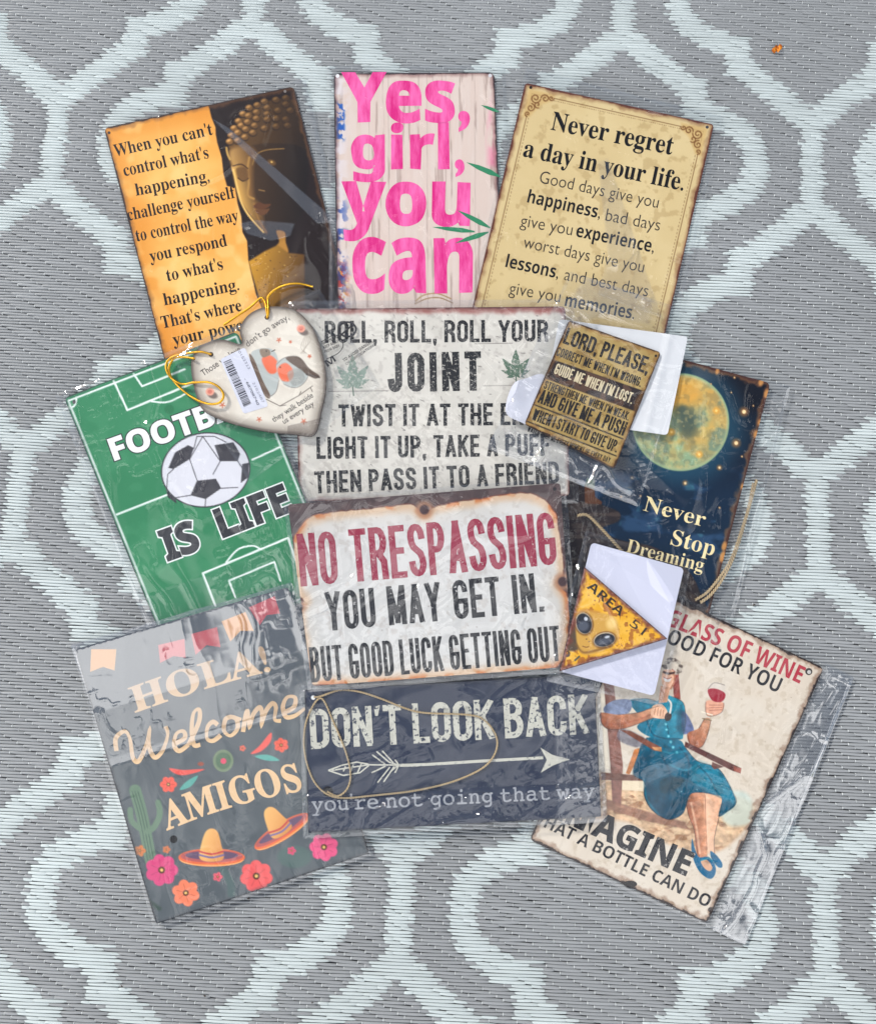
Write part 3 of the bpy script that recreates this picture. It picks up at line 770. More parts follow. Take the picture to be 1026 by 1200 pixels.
# ================================================================== 2 pink lettered sign
q = [(391, 86), (579, 85), (590, 372), (395, 372)]
th = sign('metal_sign', 'whitewashed plank effect metal sign with big hot pink brush lettering and bamboo leaves', 'sign', q)
PINK = (206, 20, 120)
def paint(c, poly):
    d = sdpoly(c.X, c.Y, poly); g = fbm(c.X / 3.2, c.Y / 26, 1.6, 4, 3)
    c.mix(sstep(.35, .7, g) * .55, (212, 198, 190)); c.mix(sstep(.60, .72, fbm(c.X / 1.6, c.Y / 30, 2.2, 4, 9)) * .55, (150, 130, 122))
    for x in (432, 455, 500, 522, 556): c.line([(x, 86), (x + 1, 372)], .7, (160, 142, 134), .8, .55)
    left = 1 - sstep(394, 414, c.X + 8 * (c.n(14, 3, 5) - .5))
    c.mix(left * sstep(.40, .52, c.n(7, 3, 1)) * .8, (214, 208, 214))
    c.mix(left * sstep(.53, .60, c.n(8, 4, 21)) * sstep(225, 245, c.Y) * (1 - sstep(320, 335, c.Y)), (36, 70, 152))
    c.mix((1 - sstep(0, 4, np.abs(c.X - 399) - 3)) * (1 - sstep(18, 26, np.abs(c.Y - 142))) * sstep(.42, .5, c.n(5, 3, 4)), (44, 92, 170))
    low = left * sstep(298, 318, c.Y)
    c.mix(low * sstep(.46, .54, c.n(5, 3, 8)), (182, 40, 36)); c.mix(low * sstep(.55, .60, c.n(5, 3, 14)), (222, 150, 44)); c.mix(low * sstep(.56, .6, c.n(5, 3, 31)), (40, 60, 130))
    c.mix(low * sstep(335, 372, c.Y) * sstep(.5, .6, c.n(6, 3, 33)), (44, 32, 40))
    rt = sstep(566, 578, c.X) * sstep(.45, .6, fbm(c.X / 2, c.Y / 14, 3, 3, 7)); c.mix(rt * sstep(105, 150, c.Y) * (1 - sstep(190, 200, c.Y)) * .6, (226, 110, 150))
    c.line(smooth([(487, 353), (496, 346), (512, 344), (528, 350)], 5), 1.4, (160, 130, 88)); c.line(smooth([(486, 356), (500, 350), (515, 349), (530, 355)], 5), 1.2, (140, 110, 70))
    c.rust(poly, 2.4, ((48, 36, 40), (110, 70, 70)), 8, 10, .95)
zf = add_plate(th, q, .0006, 7, (208, 190, 180), paint, M_PRINT, step=1.0)
mw = worn_ink((236, 104, 172), .36, .64, 90, .2)
for s, a, b, cp, xh_, dc, sd in (("Yes,", (402, 141.5), (548, 142), 56, 46, 1, 1), ("girl,", (412.6, 197), (542.6, 197), 49, 38, .95, 4), ("you", (402, 262), (549, 263.5), 63, 48, .9, 6), ("can", (414, 341.5), (552, 341), 78, 60, 1, 9)):
    write(th, zf, s, a, b, cp, 'sansb', PINK, off=.02, jit=1.8, seed=sd, mat=mw, xh=xh_, desc=dc)
GREEN = (52, 128, 92)
for tip, root, wd in (((563, 123), (584, 131), 4), ((546, 190), (586, 207), 6.5), ((535, 246), (574, 267), 6), ((506, 266), (556, 271.5), 5.5), ((533, 285), (572, 272), 6)):
    t_, r_ = np.array(tip, float), np.array(root, float); dv = r_ - t_; nn = np.array([-dv[1], dv[0]]); nn /= np.linalg.norm(nn)
    shape(th, zf, [tuple(t_), tuple(t_ + dv * .35 + nn * wd * .4), tuple(t_ + dv * .7 + nn * wd * .5), tuple(r_ + nn * .8), tuple(r_ - nn * .8), tuple(t_ + dv * .7 - nn * wd * .5), tuple(t_ + dv * .35 - nn * wd * .4)], GREEN, .00012, None, 'leaf_print')
disc(th, zf, 395.5, 89, 2.2, (226, 226, 230)); disc(th, zf, 574, 88.5, 2.2, (200, 200, 205)); 
sleeve(th, [(382, 77), (592, 77), (604, 386), (386, 386)], 23, .0007, 44, (.3, 1), 1.0, extra=[([(382, 77), (394, 77), (396, 386), (386, 386)], 1.2, .0003)])

# ================================================================== 3 tan quote sign with filigree corners
q = [(615, 97), (836, 146), (763, 458), (542, 409)]
th = sign('metal_sign', 'mustard tan metal sign with brown scroll corners and a serif quote about regret', 'sign', q)
def paint(c, poly):
    d = sdpoly(c.X, c.Y, poly)
    c.mix(sstep(.35, .7, c.n(50, 4, 3)) * .5, (214, 194, 148)); c.mix(sstep(.62, .72, c.n(9, 4, 12)) * .3, (150, 122, 76))
    c.mix((1 - sstep(.4, 1.0, np.abs(d - 10.5))) * .9, (118, 84, 48)); c.mix((1 - sstep(.2, .7, np.abs(d - 13))) * .7 * (np.sin(c.X * 2 + c.Y * 2) > -.2), (118, 84, 48))
    qq = [np.array(a, float) for a in q]; ex = (qq[1] - qq[0]) / np.linalg.norm(qq[1] - qq[0]); ey = (qq[3] - qq[0]) / np.linalg.norm(qq[3] - qq[0])
    for cn, sx, sy in ((qq[0], 1, 1), (qq[1], -1, 1), (qq[3], 1, -1), (qq[2], -1, -1)):
        f = lambda a, b: tuple(cn + ex * sx * a + ey * sy * b)
        blob = [f(6, 6), f(38, 6), f(36, 14), f(26, 20), f(20, 28), f(14, 38), f(6, 40)]
        c.fill(blob, (198, 166, 108), 3, .8)
        for (a, b, r, t0, t1) in ((16, 15, 6, 0, 520), (27, 13, 5, 180, 640), (13, 27, 5, -90, 380), (34, 11, 3.2, 0, 400), (11, 35, 3.2, 90, 480), (20, 22, 4, 60, 420)):
            pts = []
            for k in range(26):
                u = k / 25; an = math.radians(t0 + (t1 - t0) * u); rr = r * (1 - .8 * u); pts.append(f(a + rr * math.cos(an), b + rr * math.sin(an)))
            c.line(pts, 1.5, (112, 72, 36), .8, .95)
    c.rust(poly, 4.0, ((92, 50, 38), (122, 80, 54)), 4, 12)
    c.specks(26, 4, (120, 92, 56), .4, 1.3, a=.6)
zf = add_plate(th, q, .0006, 4, (204, 182, 134), paint, M_PRINT, edge=(86, 50, 40), step=.95)
K = (20, 19, 20)
write(th, zf, "Never regret", (644.5, 151.7), (786.4, 181.4), 21.5, 'serif', K, off=.004)
write(th, zf, "a day in your life.", (612, 183), (799.5, 223.5), 21, 'serif', K, off=.004)
for s, a, b, st in (("Good days give you", (631, 214), (770, 244), 'l'), ("happiness,", (617, 237), (702, 256), 'b'), ("bad days", (708.4, 258.4), (772, 270.6), 'l'), ("give you", (608.6, 264.6), (669.4, 276), 'l'), ("experience,", (674, 277), (765, 296), 'b'),
                    ("worst days give you", (612, 290), (753, 319.5), 'l'), ("lessons,", (591.5, 312.7), (653, 326.4), 'b'), ("and best days", (660, 328), (758, 347.6), 'l'), ("give you", (595.5, 344), (655.4, 354.5), 'l'), ("memories.", (661, 358.5), (742, 374), 'b')):
    if st == 'l': write(th, zf, s, a, b, 14.5, 'plain', (52, 46, 40), off=-.006)
    else: write(th, zf, s, a, b, 15, 'sansb', (20, 20, 22))
disc(th, zf, 621.5, 102.5, 1.8, (36, 26, 24)); disc(th, zf, 828, 149, 1.8, (60, 60, 66)); disc(th, zf, 550, 402, 1.8, (60, 40, 36))
sleeve(th, [(616, 79), (848, 137), (773, 466), (534, 414)], 31, .0008, 46, (-.3, 1), 1.0,
       extra=[([(616, 79), (848, 137), (844, 150), (612, 97)], 1.0, .0005), ([(700, 190), (712, 186), (760, 330), (775, 372), (700, 345), (712, 300)], 2.5, .0003, 1)])  # last zone paints a pale glare patch over the quote

# ================================================================== 4 moon sign
q = [(691, 392), (902, 449), (820, 757), (609, 699)]
th = sign('metal_sign', 'midnight blue metal sign with a large golden full moon and cream serif lettering', 'sign', q)
def paint(c, poly):
    z = Z(680, 420, 4.0); d = sdpoly(c.X, c.Y, poly)
    c.mix(sstep(470, 600, c.Y) * .8, (13, 42, 68)); c.mix(sstep(.4, .7, c.n(50, 4, 5)) * .5, (16, 36, 54))
    mcx, mcy = z((468, 299))[0]; R = 56.0; rr = np.hypot((c.X - mcx) , (c.Y - mcy))
    c.mix((1 - sstep(R, R + 34, rr)) * .55, (40, 92, 116))
    c.ell(mcx, mcy, R + .8, R + 1.2, (148, 170, 130), 0, 1.5)
    ins = 1 - sstep(R - 2, R, rr)
    n1, n2 = c.n(36, 5, 8), c.n(15, 4, 17)
    c.mix(ins * sstep(.38, .62, n1), (186, 156, 92)); c.mix(ins * sstep(.48, .66, n2) * .85, (116, 132, 110)); c.mix(ins * sstep(.52, .7, c.n(22, 4, 27)) * .7, (208, 168, 88))
    c.mix(ins * (1 - sstep(10, 34, np.hypot((c.X - mcx - 2) * .7, c.Y - mcy + 36))) * .85, (216, 160, 70))
    c.mix(ins * (1 - sstep(6, 20, np.hypot(c.X - mcx - 8, (c.Y - mcy - 0) * .72) + 14 * (n2 - .5))) * .92, (70, 84, 76))
    c.mix(ins * (1 - sstep(2, 9, np.hypot(c.X - mcx - 2, (c.Y - mcy + 14)) + 10 * (n1 - .5))) * .8, (66, 82, 76))
    c.mix(ins * sstep(20, 56, (c.X - mcx) * .5 + (c.Y - mcy) * .8) * .5, (106, 142, 126))
    c.mix(ins * sstep(.50, .62, c.n(7, 4, 71)) * .3, (104, 104, 80)); c.mix(ins * sstep(.56, .66, c.n(5, 3, 81)) * .3, (222, 196, 128))
    c.mix(ins * sstep(R - 4, R - 1, rr) * .4, (176, 192, 156))
    for (x, y) in ((635, 245), (555, 450), (425, 345)):
        px, py = z((x, y))[0]; c.ell(px, py, 4, 4, (222, 160, 66), 0, 3, .8); c.ell(px, py, 1.5, 1.5, (244, 206, 120), 0, 1.2)
    for (x, y, s) in ((765, 250, 2.9), (728, 397, 2.7), (650, 512, 1.7), (490, 585, 1.8), (240, 560, 1.3), (720, 90, .9), (808, 222, .7), (755, 460, .8), (705, 160, .6), (650, 700, .8), (280, 645, .8), (190, 648, .9), (112, 606, .7), (610, 120, .6), (790, 640, .7)):
        px, py = z((x, y))[0]; c.ell(px, py, s * 1.9, s * 1.9, (190, 120, 60), 0, s * 1.5, .55); c.ell(px, py, s * .8, s * .8, (246, 214, 160), 0, .8)
    c.specks(70, 3, (150, 170, 180), .3, .6, a=.7)
    cl = sstep(.52, .66, fbm(c.X * .7 + c.Y * .35, c.Y * 1.3 - c.X * .3, 30, 5, 40)) * sstep(540, 575, c.Y); c.mix(cl * .75, (44, 74, 108)); c.mix(cl * sstep(.6, .75, c.n(12, 3, 44)) * .5, (70, 130, 140))
    # dark cliff and planks at the foot of the picture
    rk = smooth(z((-320, 560), (-120, 540), (10, 600), (60, 640), (90, 680), (180, 720), (175, 765), (95, 800), (180, 850), (330, 880), (470, 960), (560, 1100), (600, 1400), (-300, 1400)), 4, True)
    c.fill(rk, (42, 36, 38), 2); rm_ = np.clip(sdpoly(c.X, c.Y, rk), 0, 1); c.mix(rm_ * sstep(.5, .62, fbm(c.X / 4, c.Y, 4, 4, 51)) * .6, (82, 70, 64))
    c.fill(z((18, 590), (64, 610), (68, 650), (100, 672), (98, 684), (20, 680)), (92, 58, 40), 1); c.fill(z((30, 560), (66, 570), (64, 612), (20, 596)), (60, 88, 58), 1)
    c.rust(poly, 4.5, ((70, 44, 38), (172, 108, 62)), 14, 9)
    c.specks(0, 0, DARK, 1, 2)
    for (x, y, s) in ((870, 165, 4), (838, 300, 3), (820, 355, 3.4), (757, 600, 2.6), (672, 880, 4), (665, 930, 5), (845, 110, 4), (640, 60, 3)):
        px, py = z((x, y))[0]; c.ell(px, py, s * .7, s * 1.3, (196, 138, 78), 15, 2, .9)
zf = add_plate(th, q, .0006, 6, (10, 14, 26), paint, M_PRINT, edge=(90, 54, 40), step=.9)
CRM = (232, 214, 164)
m_ = worn_ink((120, 112, 90), .33, .40, 420)
write(th, zf, "Never", (752.5, 598), (824, 617.5), 17.5, 'serif', CRM, jit=.02 * 20, mat=m_, off=-.004); write(th, zf, "Stop", (784.5, 638), (835, 651.5), 18.5, 'serif', CRM, mat=m_, off=-.004); write(th, zf, "Dreaming", (732.5, 646.5), (822.5, 670), 15.5, 'serif', CRM, mat=m_, off=-.006)
cord(th, [(886, 562), (881, 580), (872, 612), (860, 650), (846, 678), (832, 697), (820, 706)], .0017, M_TWINE, 'hanging_twine')
cord(th, [(882, 566), (876, 596), (868, 622), (856, 655), (843, 676), (828, 694), (814, 703)], .0015, M_TWINE, 'hanging_twine')
cord(th, [(676, 604), (688, 604), (703, 618), (714, 630), (724, 641), (734, 652)], .0017, M_TWINE, 'hanging_twine')
sleeve(th, [(688, 384), (926, 452), (846, 778), (600, 712)], 41, .0008, 40, (.2, 1), 1.0,
       extra=[([(904, 446), (930, 450), (846, 780), (822, 770)], 1.3, .0010), ([(744, 536), (752, 540), (790, 578), (754, 571)], 3.0, .0002, 1)])  # last zone is a painted white triangle of glare

# ================================================================== 5 rhyme sign
q = [(346, 362), (662, 359), (667, 581), (350, 588)]
th = sign('metal_sign', 'weathered pale grey metal sign with condensed black capitals, JOINT largest, and two leaf prints', 'sign', q)
def paint(c, poly):
    c.mix(sstep(.35, .7, c.n(60, 4, 2)) * .5, (196, 192, 184)); c.mix(sstep(.62, .68, c.n(5, 4, 9)) * .22, (130, 122, 118)); c.mix(sstep(.60, .68, c.n(16, 4, 19)) * .3, (216, 211, 202))
    d = sdpoly(c.X, c.Y, poly); top = 1 - sstep(361, 370, c.Y + 6 * (c.n(10, 3, 3) - .5)); c.mix(top * .85, (136, 62, 58)); c.mix((1 - sstep(358, 363.5, c.Y)) * .8, (84, 44, 40))
    r = np.random.RandomState(2)
    for k in range(170):
        x, y = r.uniform(346, 668), r.uniform(366, 588); a = r.uniform(-.5, .5) + (1.57 if r.rand() < .3 else .5); L = r.uniform(1, 5)
        c.line([(x, y), (x + L * math.cos(a), y + L * math.sin(a))], r.uniform(.5, .9), (84, 78, 76), .7, .75)
    for y, x0, x1 in ((459, 385, 455), (452, 566, 625), (403, 556, 600)): c.line([(x0, y), (x1, y - 1)], .7, (110, 104, 100), .7, .8)
    c.rust(poly, 2.5, ((96, 58, 54), (150, 120, 112)), 24, 10)
zf = add_plate(th, q, .0006, 5, (206, 202, 194), paint, M_PRINT, edge=(92, 50, 46), step=1.0)
BLK = (26, 26, 28)
mi = worn_ink((176, 172, 166), .36, .43, 420)
gothic(th, zf, "ROLL, ROLL, ROLL YOUR", (380.5, 402), (642, 400.5), 26, 4.3, BLK, mi)
gothic(th, zf, "JOINT", (454.5, 459.8), (564, 457.6), 46, 8.2, BLK, mi, gap=.75)
gothic(th, zf, "TWIST IT AT THE END", (396.6, 500), (628, 498), 26, 4.3, BLK, mi)
gothic(th, zf, "LIGHT IT UP, TAKE A PUFF", (371, 538), (644, 534), 26, 4.3, BLK, mi)
gothic(th, zf, "THEN PASS IT TO A FRIEND", (369, 578.4), (655, 566.5), 26, 4.3, BLK, mi)
for cx, cy, R in ((413, 452, 27), (604, 440, 23)):
    for an, L in ((90, 1.35), (52, 1.12), (128, 1.12), (20, .8), (160, .8), (-12, .48), (192, .48)):
        a = math.radians(an); dv = np.array([math.cos(a), -math.sin(a)]); nn = np.array([-dv[1], dv[0]]); l = R * L; pts = []
        for u in np.linspace(0, 1, 12): pts.append(tuple(np.array([cx, cy]) + dv * l * u + nn * l * .16 * math.sin(math.pi * u ** .8) * (1 + .12 * (-1) ** int(u * 11))))
        for u in np.linspace(1, 0, 12)[1:-1]: pts.append(tuple(np.array([cx, cy]) + dv * l * u - nn * l * .16 * math.sin(math.pi * u ** .8) * (1 + .12 * (-1) ** int(u * 11))))
        shape(th, zf, pts, (132, 150, 138) if cx < 500 else (84, 108, 90), .00006 + .00001 * (an % 7), worn_ink((190, 186, 178), .38, .46, 300), 'leaf_print')
    shape(th, zf, [(cx - .7, cy), (cx + .7, cy), (cx + 2, cy + 12), (cx + .6, cy + 12)], (84, 108, 92), .00005, None, 'leaf_print')
sleeve(th, [(338, 353), (672, 350), (678, 590), (342, 597)], 53, .0008, 42, (1, .8), 1.4, extra=[([(338, 353), (672, 350), (672, 362), (338, 364)], 1.4, .0008), ([(470, 470), (530, 540), (560, 600), (380, 600), (400, 500)], .4, .0005)])

# ================================================================== 6 football pitch sign
q = [(75, 466), (278, 388), (400, 689), (197, 767)]
th = sign('metal_sign', 'green pitch metal sign with white lines, a black and white ball and block lettering', 'sign', q)
def paint(c, poly):
    c.mix(sstep(.35, .7, c.n(70, 3, 2)) * .5, (44, 122, 80)); c.mix(sstep(.55, .7, c.n(24, 4, 7)) * .35, (72, 146, 104))
    z = Z(60, 320, 2.926); W = (232, 240, 236)
    qq = [np.array(a, float) for a in q]; m = np.mean(qq, 0)
    ins = [tuple(a + (m - a) / np.linalg.norm(m - a) * 6.5) for a in qq]
    c.line(ins + [ins[0]], 2.3, W)
    c.line(z((225, 828), (400, 760)), 2.2, W); c.line(z((690, 640), (858, 563)), 2.2, W)
    c.line(z((215, 370), (262, 470), (500, 372)), 2.4, W); c.line(z((283, 345), (312, 388), (458, 330)), 2.2, W)
    c.line(smooth(z((345, 440), (400, 442), (465, 412)), 5), 2.0, W); c.ell(*z((405, 467))[0], 5.6, 5.6, (46, 118, 78))
    c.line(smooth(z((50, 470), (80, 455), (88, 425)), 5), 2, W)
    c.line(z((563, 1140), (520, 1030), (812, 908), (838, 985)), 2.4, W); c.line(z((632, 1112), (610, 1055), (765, 990), (786, 1055)), 2.2, W)
    c.line(smooth(z((600, 992), (640, 948), (690, 935), (716, 946)), 5), 2, W)
    bx, by = z((530, 675))[0]
    c.ell(bx, by, 52.5, 44, (52, 50, 56), -8); c.ell(bx, by, 51, 42.5, (216, 216, 224), -8)
    pent = [z((405, 655), (440, 600), (490, 590), (472, 625), (408, 668))]
    DK = (60, 58, 64)
    for pl in (((402, 668), (425, 615), (470, 590), (490, 600), (475, 638), (420, 672)), ((560, 590), (625, 580), (648, 620), (640, 645), (580, 645)), ((500, 712), (565, 705), (583, 738), (530, 775), (478, 762)), ((655, 655), (678, 650), (676, 700), (650, 720)), ((395, 745), (428, 775), (430, 790), (400, 768))):
        c.fill(z(*pl), DK, .8)
    for ln in (((475, 638), (500, 710)), ((475, 638), (520, 560)), ((490, 600), (500, 560), (560, 560), (600, 580)), ((580, 645), (555, 690)), ((583, 738), (640, 735)), ((640, 645), (655, 668)), ((530, 775), (528, 800)), ((478, 762), (428, 770)), ((420, 672), (400, 690), (396, 745)), ((580, 645), (520, 560))):
        c.line(z(*ln), 1.0, DK, .8)
    c.rust(poly, 1.6, ((64, 66, 68), (60, 110, 84)), 34, 18, .8)
zf = add_plate(th, q, .0006, 7, (56, 134, 92), paint, M_PRINT, edge=(70, 70, 74), step=.95)
write(th, zf, "FOOTBALL", (135, 539.4), (320, 473), 25.5, 'sansb', (238, 240, 240), off=.02, outline=(54, 62, 58), ow=.035, seed=3)
write(th, zf, "IS", (197.5, 656.6), (235, 643), 35, 'sansb', (58, 58, 62), off=.03, outline=(232, 236, 234), ow=.035)
write(th, zf, "LIFE", (262, 629.5), (342, 598.5), 33, 'sansb', (50, 50, 54), off=.03, outline=(232, 236, 234), ow=.035)
disc(th, zf, 87, 471, 2.0, (92, 88, 90), ry=2.4)
sleeve(th, [(64, 462), (284, 379), (409, 694), (188, 776)], 61, .0012, 36, (.4, 1), 1.6,
       extra=[([(64, 462), (78, 462), (200, 770), (188, 776)], 1.6, .0004), ([(168, 700), (392, 618), (412, 694), (188, 776)], .9, .0002, 1)])

# ================================================================== 7 wine sign
q = [(757, 685), (965, 783), (828, 1082), (620, 984)]
th = sign('metal_sign', 'cream rust edged metal sign with a woman in a teal dress raising red wine', 'sign', q)
def paint(c, poly):
    z = Z(690, 770, 4.443)
    c.mix(sstep(.4, .7, c.n(50, 4, 4)) * .6, (212, 203, 190)); c.mix(sstep(.62, .70, c.n(7, 4, 9)) * .35, (176, 160, 138))
    # beach
    sd = smooth(z((-60, 560), (60, 600), (290, 640), (420, 700), (600, 720), (760, 720), (860, 780), (820, 880), (700, 1000), (560, 1020), (380, 960), (200, 860), (40, 850), (-100, 820)), 5, True)
    c.fill(sd, (196, 160, 124), 5, .85); sm = np.clip(sdpoly(c.X, c.Y, sd) / 4, 0, 1)
    c.mix(sm * sstep(.5, .64, fbm(c.X * .8, c.Y * 1.6, 12, 4, 12)) * .75, (146, 106, 78)); c.mix(sm * sstep(.55, .66, fbm(c.X, c.Y * 1.6, 9, 3, 32)) * .6, (220, 192, 156))
    c.fill(smooth(z((700, 715), (800, 700), (850, 760), (840, 860), (740, 880), (690, 830)), 5, True), (186, 204, 196), 5, .7)
    c.fill(z((10, 120), (95, 130), (110, 580), (30, 590)), (226, 216, 198), 1.5)
    c.fill(z((60, 640), (165, 650), (165, 690), (290, 700), (290, 640), (170, 632)), (220, 204, 176), 1)
    WD, WL, WDK = (128, 80, 66), (176, 122, 84), (74, 44, 40)
    c.fill(z((75, 130), (125, 120), (175, 560), (165, 780), (120, 760), (110, 560)), (132, 92, 82), 1.2); c.fill(z((430, 60), (465, 90), (475, 220), (440, 215)), (140, 70, 62), 1)
    c.fill(z((235, 480), (280, 470), (210, 612), (190, 605)), (178, 112, 64), 1); c.fill(z((60, 600), (290, 618), (290, 645), (65, 640)), (104, 72, 62), 1.2)
    c.fill(z((90, 740), (290, 800), (500, 860), (520, 900), (280, 850), (90, 790)), (130, 92, 76), 2, .8)
    SK, SKD, SKL = (206, 152, 118), (146, 86, 62), (230, 190, 160)
    T1, T2, T3 = (18, 100, 126), (8, 58, 80), (40, 138, 160)
    # legs, then dress over them
    c.fill(smooth(z((500, 740), (515, 820), (545, 900), (555, 1000), (570, 1045), (612, 1050), (610, 960), (605, 850), (600, 700), (520, 700)), 5, True), SK, 1, 1, SKD, (-1, .1))
    c.fill(smooth(z((600, 720), (605, 860), (606, 940), (615, 1010), (655, 1030), (650, 950), (668, 860), (692, 760), (680, 700)), 5, True), SK, 1, 1, SKL, (-1, .2))
    c.line(z((602, 720), (606, 860), (612, 1000)), .9, SKD, 1, .8); c.line(z((530, 760), (560, 900), (575, 1020)), 2.2, SKL, 2, .7)
    for sh in (((535, 945), (550, 1000), (572, 1042), (620, 1040), (655, 1085), (655, 1130), (630, 1155), (585, 1130), (552, 1080), (532, 1010)), ((630, 1010), (660, 1030), (690, 1070), (690, 1095), (668, 1092), (636, 1050))):
        c.fill(smooth(z(*sh), 4, True), (30, 96, 132), .9)
    c.fill(smooth(z((580, 1058), (615, 1058), (640, 1095), (625, 1115), (595, 1095)), 4, True), (206, 160, 130), .8); c.line(z((580, 1060), (625, 1045), (640, 1062)), 1.2, T3)
    sk = smooth(z((300, 420), (250, 520), (230, 610), (285, 650), (285, 720), (320, 790), (380, 835), (430, 845), (490, 810), (520, 720), (575, 705), (640, 715), (690, 735), (672, 828), (720, 805), (762, 765), (745, 700), (690, 600), (640, 565), (560, 540), (500, 470), (460, 430)), 5, True)
    c.fill(sk, T1, 1, 1, T2, (-.6, 1)); c.fill(smooth(z((560, 545), (640, 570), (700, 620), (745, 700), (755, 760), (700, 740), (600, 690), (530, 640)), 5, True), T3, 4, .45)
    c.fill(smooth(z((370, 640), (430, 620), (500, 640), (440, 700), (380, 710)), 5, True), (14, 52, 66), 4, .8); c.line(smooth(z((380, 520), (420, 620), (400, 800)), 5), 1.6, T2, 1.8, .8); c.line(smooth(z((470, 470), (520, 560), (480, 780)), 5), 1.6, T2, 1.8, .8)
    c.line(smooth(z((560, 560), (620, 620), (670, 720)), 5), 1.3, T2, 1.5, .7); c.line(smooth(z((285, 640), (300, 740), (360, 820)), 5), 2, T3, 2, .5)
    for (x, y) in ((600, 640), (640, 660), (690, 668), (560, 690), (700, 690), (480, 700)): c.ell(*z((x, y))[0], .5, .5, (170, 210, 216), 0, .6)
    bd = smooth(z((205, 230), (290, 215), (350, 230), (400, 200), (430, 205), (490, 240), (500, 330), (490, 400), (470, 430), (330, 420), (250, 370), (270, 320)), 5, True)
    c.fill(bd, T1, 1, 1, T3, (.8, -.4)); c.line(smooth(z((300, 330), (330, 400), (400, 425), (470, 425)), 5), 1.4, T2, 1.6, .8); c.line(smooth(z((360, 240), (400, 330), (415, 420)), 5), 1, T2, 1.2, .8)
    for (x, y) in ((398, 350), (402, 378), (412, 412), (424, 442), (436, 470), (456, 496)): c.ell(*z((x, y))[0], 2.1, 2.1, T3, 0, .8); c.ell(*z((x, y))[0], 1.1, 1.1, (120, 190, 204), 0, .7)
    c.fill(smooth(z((170, 370), (300, 430), (250, 470), (150, 430)), 4, True), (96, 96, 110), 2, .7)
    # blouse sleeves and arms
    c.fill(smooth(z((75, 265), (130, 225), (215, 225), (205, 290), (100, 300)), 5, True), (120, 132, 160), 1.2); c.fill(smooth(z((480, 290), (510, 300), (545, 380), (510, 400), (485, 390)), 5, True), (92, 104, 142), 1.2)
    c.fill(smooth(z((60, 290), (62, 340), (100, 375), (180, 372), (260, 345), (330, 318), (400, 318), (400, 275), (360, 255), (310, 270), (250, 290), (150, 300)), 5, True), SKD, 1, 1, SK, (.3, -1))
    c.line(smooth(z((70, 330), (130, 350), (240, 330), (320, 300)), 5), 1.6, (150, 84, 62), 2, .7)
    c.fill(smooth(z((330, 255), (375, 245), (405, 280), (398, 318), (350, 318), (320, 300)), 5, True), (226, 178, 146), 1)
    for k in range(4): c.line(z((345 + k * 14, 262 + k * 5), (338 + k * 15, 300 + k * 3)), .6, (150, 92, 70), .7)
    c.ell(*z((410, 310))[0], 4.0, 5.2, (60, 36, 32), 20); c.line(smooth(z((395, 210), (425, 240), (420, 290)), 5), 2.2, (218, 210, 200), .9)
    c.fill(smooth(z((510, 400), (530, 465), (580, 470), (610, 420), (632, 330), (600, 320), (570, 370)), 5, True), SK, 1, 1, SKD, (-1, .6))
    c.fill(smooth(z((606, 235), (640, 225), (700, 240), (690, 285), (650, 305), (610, 300)), 5, True), (216, 160, 134), 1)
    for k in range(3): c.line(z((625, 250 + k * 14), (690, 250 + k * 12)), .6, (150, 88, 70), .7)
    c.line(z((585, 285), (640, 302)), 1.3, (230, 220, 200)); c.line(z((590, 320), (635, 330)), 1.4, (150, 130, 100))
    # glass
    c.fill(smooth(z((618, 160), (650, 132), (705, 145), (708, 195), (690, 230), (640, 225)), 5, True), (206, 196, 184), 1); c.fill(smooth(z((616, 172), (660, 165), (708, 192), (690, 232), (640, 226)), 5, True), (150, 36, 52), 1)
    c.line(smooth(z((618, 165), (650, 134), (704, 146)), 5), .8, (130, 120, 112))
    # face and curls
    c.fill(smooth(z((385, 70), (440, 72), (445, 120), (425, 165), (395, 160), (378, 130)), 5, True), (226, 176, 146), 1); c.fill(z((372, 150), (420, 160), (405, 235), (360, 240)), (206, 152, 122), 1)
    c.fill(smooth(z((386, 105), (408, 116), (426, 108), (418, 128), (394, 126)), 4, True), (232, 224, 216), .6); c.line(smooth(z((386, 103), (408, 114), (428, 106)), 4), .7, (140, 50, 50), .6)
    c.line(smooth(z((388, 78), (410, 86), (440, 82)), 4), 2.6, (60, 42, 40), 1.2); c.line(smooth(z((440, 90), (444, 122), (424, 164)), 4), 1.6, (168, 108, 82), 1.6)
    for (x, y) in ((402, 82), (430, 84)): c.line(z((x - 7, y), (x + 6, y - 2)), .7, (80, 52, 44), .6)
    r = np.random.RandomState(8)
    for k in range(46):
        a = r.uniform(math.pi * .95, 2.35 * math.pi); rr = r.uniform(.75, 1.1); x = 432 + 44 * rr * math.cos(a); y = 52 + 40 * rr * math.sin(a)
        c.ell(*z((x, y))[0], 1.9, 1.6, (186, 176, 162) if k % 2 else (92, 80, 74), 0, 1, .9)
    OL = (52, 40, 42)
    for ln in (((300, 420), (250, 520), (230, 610), (285, 650), (285, 720), (320, 790), (380, 835), (430, 845), (490, 810), (520, 720), (575, 705), (640, 715), (690, 735)), ((672, 828), (762, 765), (745, 700), (690, 600), (640, 565), (560, 540), (500, 470)), ((60, 290), (62, 340), (100, 375), (180, 372), (260, 345), (330, 318)), ((150, 300), (250, 290), (310, 270), (360, 255)), ((510, 400), (530, 465), (580, 470), (610, 420), (632, 330)), ((570, 370), (600, 320)), ((505, 740), (515, 820), (545, 900), (565, 1030)), ((692, 760), (668, 860), (650, 950), (652, 1020)), ((205, 230), (290, 215), (350, 230)), ((430, 205), (490, 240), (500, 330), (490, 400)), ((606, 235), (610, 300), (650, 305), (690, 285), (700, 240))):
